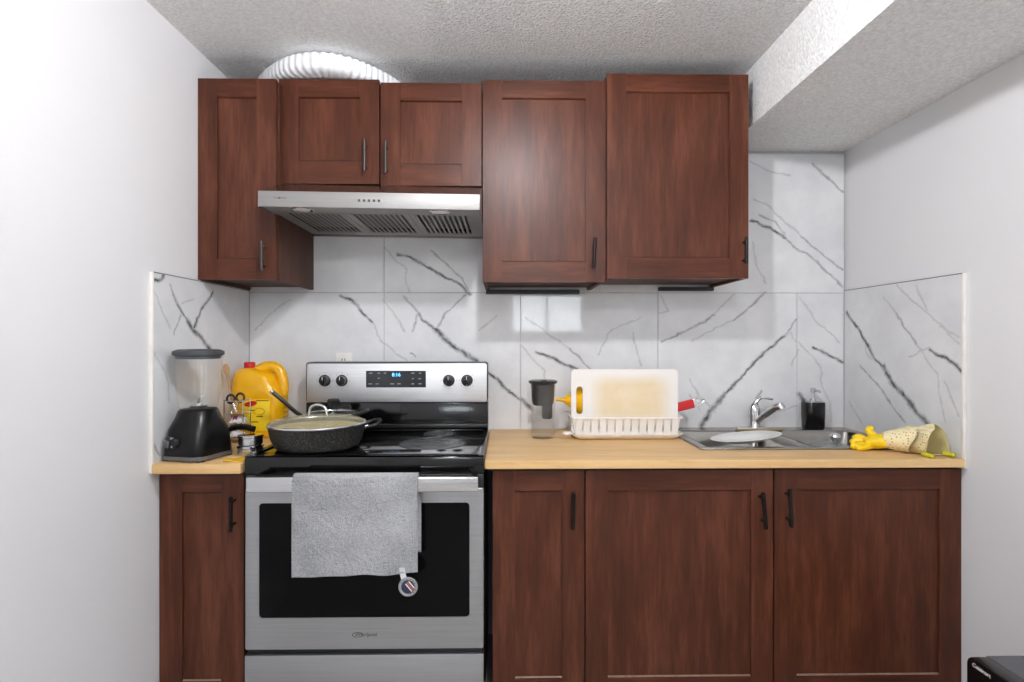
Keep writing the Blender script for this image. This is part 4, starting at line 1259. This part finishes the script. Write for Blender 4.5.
# ------------------------------------------------------------------ sink
sk = thing('sink', 'double-bowl stainless steel drop-in sink at the right end of the worktop', 'sink', ((SX0 + SX1) / 2, -0.25, ZW))
RZ = ZW + 0.007
bowls = ((SX0 + 0.030, 1.085, SY0 + 0.028, SY1 - 0.085), (1.115, SX1 - 0.030, SY0 + 0.028, SY1 - 0.085))
mb = MB()
z0, z1 = ZW + 0.0004, RZ
mb.box(SX0, SX1, SY0, bowls[0][2], z0, z1).box(SX0, SX1, bowls[0][3], SY1, z0, z1)
for a, b in ((SX0, bowls[0][0]), (bowls[0][1], bowls[1][0]), (bowls[1][1], SX1)):
    mb.box(a, b, bowls[0][2], bowls[0][3], z0, z1)
mb.build('rim', M['steel_sink'], sk, bevel=0.002)
for (a, b, c, d) in bowls:
    rings = [rr3(a, b, c, d, 0.0005, z1 + 0.0002), rr3(a + 0.004, b - 0.004, c + 0.004, d - 0.004, 0.03, z1 - 0.008), rr3(a + 0.010, b - 0.010, c + 0.010, d - 0.010, 0.05, z1 - 0.13),
             rr3(a + 0.022, b - 0.022, c + 0.022, d - 0.022, 0.05, z1 - 0.155), rr3(a + 0.12, b - 0.12, c + 0.12, d - 0.12, 0.05, z1 - 0.162)]
    bw = MB().loft(rings, False, True).build('bowl', M['steel_sink'], sk, smooth=50)
    cx, cyy = (a + b) / 2, (c + d) / 2
    dn = MB().lathe([(0.0, 0.0), (0.030, 0.0), (0.042, 0.004), (0.045, 0.002), (0.045, 0.0)], (cx, cyy, z1 - 0.1615), 28).build('drain', M['chrome'], bw)

# faucet
tx, ty = 1.080, -0.060
fc = thing('faucet', 'chrome single-lever pull-out tap on the back ledge of the sink', 'tap', (tx, ty, RZ))
MB().loft([rr3(tx - 0.085, tx + 0.070, ty - 0.024, ty + 0.024, 0.0235, RZ + 0.0004), rr3(tx - 0.083, tx + 0.068, ty - 0.022, ty + 0.022, 0.0215, RZ + 0.009)]).build('base_plate', M['chrome'], fc)
MB().lathe([(0.0, 0.008), (0.026, 0.008), (0.024, 0.020), (0.022, 0.040), (0.024, 0.080), (0.022, 0.098), (0.014, 0.110), (0.0, 0.113)], (tx, ty, RZ), 32).build('tap_body', M['chrome'], fc)
sp_ = MB().tube(spline([(tx + 0.004, ty - 0.010, RZ + 0.030), (tx + 0.022, ty - 0.030, RZ + 0.058), (tx + 0.044, ty - 0.060, RZ + 0.088), (tx + 0.056, ty - 0.078, RZ + 0.104)], 5), [0.013] * 6 + [0.0155] * 10, 16).build('spout', M['chrome'], fc)
MB().tube([(tx + 0.056, ty - 0.078, RZ + 0.104), (tx + 0.068, ty - 0.094, RZ + 0.110), (tx + 0.073, ty - 0.100, RZ + 0.098)], [0.017, 0.019, 0.015], 16).build('spray_head', M['steel_bright'], sp_)
MB().tube(spline([(tx, ty, RZ + 0.106), (tx + 0.012, ty - 0.006, RZ + 0.124), (tx + 0.024, ty - 0.012, RZ + 0.136)], 4), [0.010] * 4 + [0.007] * 5, 12).build('lever_stem', M['chrome'], fc)
MB().prism(rrect(tx + 0.002, tx + 0.052, RZ + 0.134, RZ + 0.144, 0.004), 'y', ty - 0.026, ty + 0.004).xf(Matrix.Translation((tx, ty, RZ)) @ Matrix.Rotation(math.radians(8), 4, 'Y') @ Matrix.Translation((-tx, -ty, -RZ))).build('lever', M['chrome'], fc, bevel=0.002)

# soap dispenser
sx_, sy_ = 1.340, -0.052
so = thing('soap_dispenser', 'squat black soap dispenser with a clear pump behind the sink', 'soap dispenser', (sx_, sy_, RZ))
MB().loft([sq_ring(hw, hd, RZ + z, r, 0.0, sx_, sy_, 6) for hw, hd, z, r in ((0.038, 0.030, 0.0004, .020), (0.041, 0.034, 0.006, .022), (0.043, 0.036, 0.060, .024), (0.044, 0.037, 0.108, .026), (0.042, 0.035, 0.116, .024))]).build('bottle', M['black_gloss'], so, smooth=50)
pm = MB().lathe([(0.0, 0.116), (0.013, 0.116), (0.013, 0.128), (0.006, 0.130), (0.006, 0.156), (0.011, 0.158), (0.011, 0.172), (0.008, 0.176), (0.0, 0.177)], (sx_, sy_, RZ), 20).build('pump', plain('pump_grey', 'b9bcbc', 0.2, 0.3), so)
MB().tube([(sx_, sy_, RZ + 0.166), (sx_ + 0.014, sy_ - 0.020, RZ + 0.166), (sx_ + 0.018, sy_ - 0.026, RZ + 0.160)], 0.0045, 8).build('nozzle', plain('nozzle_grey', 'b4b6b6', 0.2, 0.3), pm)

# flat wooden stirrer lying along the tap ledge
tag(B(0.985, 1.185, -0.112, -0.094, RZ + 0.0006, RZ + 0.008).build('wooden_stirrer', plain('stirrer_wood', '9c8a63', 0.55), bevel=0.002), 'thin tan wooden stick lying on the ledge in front of the tap', 'stick')

# white plate leaning across the left bowl
pl = thing('plate', 'white dinner plate tipped across the left sink bowl', 'plate', (0.92, -0.30, RZ))
mb = MB().lathe([(0.0, 0.0), (0.070, 0.0), (0.080, 0.004), (0.125, 0.016), (0.128, 0.019), (0.124, 0.020), (0.078, 0.008), (0.0, 0.004)], seg=56, cap0=False, cap1=False)
mb.xf(Matrix.Translation((0.926, -0.332, RZ - 0.002)) @ Matrix.Rotation(math.radians(-7), 4, 'Y') @ Matrix.Rotation(math.radians(-3.5), 4, 'X'))
mb.build('dish', M['porcelain'], pl, smooth=60)

# glass pot lid in the right bowl
lx, ly, lz = 1.320, -0.240, RZ - 0.075
pl = thing('pot_lid', 'clear glass pot lid with steel knob in the right sink bowl', 'lid', (lx, ly, lz))
T = Matrix.Translation((lx, ly, lz)) @ Matrix.Rotation(math.radians(6), 4, 'X')
prof = [(0.118 * math.sin(a), 0.042 * math.cos(a)) for a in [PI / 2 * k / 10 for k in range(11)]]
lid = MB().lathe(prof, seg=48, cap0=False, cap1=False).xf(T).build('glass_dome', clear('pot_lid_glass', 'e6eaea', 0.05, 0.22, 'd5d8d8'), pl)
MB().ring((0, 0, 0.0), 0.119, 0.004, 48, 8).xf(T).build('lid_rim', M['steel_bright'], pl)
MB().lathe([(0.0, 0.041), (0.010, 0.041), (0.009, 0.055), (0.018, 0.066), (0.021, 0.076), (0.017, 0.084), (0.0, 0.087)], seg=24).xf(T).build('lid_knob', M['steel_bright'], pl)

# ------------------------------------------------------------------ rubber gloves by the sink
m, nt, p = new_mat('dotted_cuff')
v = coords(nt, kind='object')
vo = nt.nodes.new('ShaderNodeTexVoronoi')
vo.inputs['Scale'].default_value = 105.0
vo.inputs['Randomness'].default_value = 0.25
nt.links.new(v, vo.inputs['Vector'])
nt.links.new(ramp(nt, vo.outputs['Distance'], [(0.20, lin('b98a5a')), (0.34, lin('efe3b4'))]), p.inputs['Base Color'])
setp(p, rough=0.7)
M['cuff'] = m
M['glove'] = plain('glove_rubber', 'f2cc0c', 0.42)
M['cuff_inside'] = plain('cuff_lining', 'b9ab74', 0.8)

def cuff(root, a, b, r0, r1, flat, roll, lobes, wob, name='cuff'):
    """flared flattened sleeve from point a (narrow) to b (wide open end)"""
    a, b = Vector(a), Vector(b)
    t = (b - a).normalized()
    s = t.cross(Vector((0, 0, 1))).normalized()
    u = s.cross(t)
    s, u = s * math.cos(roll) + u * math.sin(roll), u * math.cos(roll) - s * math.sin(roll)
    N, K = 14, 40
    rings = []
    for i in range(N + 1):
        f = i / N
        r = r0 + (r1 - r0) * f
        row = []
        for k in range(K):
            g = 2 * PI * k / K
            rr = r * (1 + wob * f * math.sin(lobes * g + 1.0) + 0.3 * wob * math.sin(5 * g + 7 * f))
            q = a + (b - a) * f + s * rr * math.cos(g) + u * rr * flat * math.sin(g) + t * (0.016 * f * math.sin(2 * g + 0.6))
            q.z = max(q.z, ZW + 0.0035 + 0.001 * f)
            row.append(q)
        rings.append(row)
    o = MB().loft(rings, False, False).build(name, M['cuff'], root, smooth=70)
    sm = o.modifiers.new('thickness', 'SOLIDIFY')
    sm.thickness = 0.0025
    sm.offset = -1
    o.data.materials.append(M['cuff_inside'])
    sm.material_offset = 1
    return o

g1 = thing('rubber_glove', 'yellow rubber glove with dotted cream cuff, its fingers pointing at the sink', 'glove', (1.34, -0.50, ZW), 'washing-up gloves')
mb = MB()
palm = [(0.012, 0.004), (0.026, 0.030), (0.034, 0.060), (0.032, 0.092), (0.026, 0.110)]
a, b = Vector((1.282, -0.486, ZW + 0.026)), Vector((1.350, -0.514, ZW + 0.038))
mb.tube([a + (b - a) * k / 4 for k in range(5)], [0.020, 0.031, 0.035, 0.034, 0.033], 18, flat=0.74)
hand = mb.build('hand', M['glove'], g1, smooth=60)
for (p0, p1, p2, r) in (((1.296, -0.502, ZW + 0.018), (1.266, -0.508, ZW + 0.013), (1.238, -0.512, ZW + 0.0105), 0.0115),
                        ((1.290, -0.482, ZW + 0.020), (1.262, -0.482, ZW + 0.015), (1.234, -0.490, ZW + 0.0115), 0.0118),
                        ((1.290, -0.468, ZW + 0.028), (1.270, -0.458, ZW + 0.028), (1.252, -0.456, ZW + 0.016), 0.0118),
                        ((1.300, -0.460, ZW + 0.034), (1.286, -0.446, ZW + 0.040), (1.270, -0.440, ZW + 0.030), 0.0105),
                        ((1.318, -0.494, ZW + 0.046), (1.300, -0.480, ZW + 0.066), (1.322, -0.470, ZW + 0.075), 0.0115)):
    path_ = spline([p0, p1, p2], 5)
    MB().tube(path_, [r] * (len(path_) - 2) + [r * 0.85, r * 0.45], 10).build('finger', M['glove'], hand)
cuff(g1, (1.336, -0.508, ZW + 0.038), (1.402, -0.556, ZW + 0.048), 0.033, 0.060, 0.82, 0.25, 2, 0.10)
g2 = thing('rubber_glove', 'second glove with its dotted cream cuff gaping open against the right wall', 'glove', (1.44, -0.58, ZW), 'washing-up gloves')
cuff(g2, (1.412, -0.520, ZW + 0.044), (1.449, -0.605, ZW + 0.050), 0.038, 0.058, 1.05, 0.15, 3, 0.16)
for (p0, p1, p2, r) in (((1.40, -0.606, ZW + 0.010), (1.408, -0.626, ZW + 0.008), (1.412, -0.640, ZW + 0.006), 0.0075),
                        ((1.47, -0.606, ZW + 0.012), (1.482, -0.624, ZW + 0.010), (1.486, -0.636, ZW + 0.008), 0.0085)):
    path_ = spline([p0, p1, p2], 5)
    MB().tube(path_, [r] * (len(path_) - 2) + [r * 0.85, r * 0.45], 10).build('finger', plain('glove_tip', 'b9b41c', 0.42), g2)

# ------------------------------------------------------------------ black compact fridge in front of the right wall
FX0, FX1, FY0, FY1, FZ = 1.160, 1.505, -1.520, -1.068, 0.506
fr = thing('compact_fridge', 'black compact appliance with white lettering standing by the right wall', 'appliance', (1.34, -1.29, 0.0))
def tray_top(x0, x1, name, mat, r=0.018):
    pass
body = MB().prism(rrect(FY0, FY1, 0.022, FZ, 0.016), 'x', FX0 + 0.046, FX1).build('body', plain('fridge_black_sheen', '5a5b5e', 0.5), fr, bevel=0.003)  # black body greyed: the bright wall's reflection is put into its colour
dr_ = MB().prism(rrect(FY0, FY1, 0.028, FZ, 0.022, 7), 'x', FX0, FX0 + 0.043).build('door', plain('fridge_black', '0e0e0f', 0.2), fr, bevel=0.006, seg=3)
for y in (FY0 + 0.05, FY1 - 0.05):
    for x in (FX0 + 0.09, FX1 - 0.05):
        MB().lathe([(0.0, 0.0), (0.016, 0.0), (0.016, 0.018), (0.010, 0.023), (0.0, 0.023)], (x, y, 0.0), 16).build('foot', M['black_soft'], fr)
text_mesh('lettering', 'Cuisinart', 0.0135, M['lettering_white'], dr_, Matrix.Translation((FX0 - 0.0004, -1.114, FZ - 0.0155)) @ Matrix.Rotation(-PI / 2, 4, 'Z') @ FACE_FRONT, 0.0004, 0.0, 1.05)
MB().prism(rrect(FY0 + 0.03, FY0 + 0.05, 0.20, 0.36, 0.006), 'x', FX0 - 0.014, FX0 - 0.0005).build('door_grip', M['black'], dr_, bevel=0.003)

for o in bpy.data.objects:
    if '_local' in o:
        del o['_local']
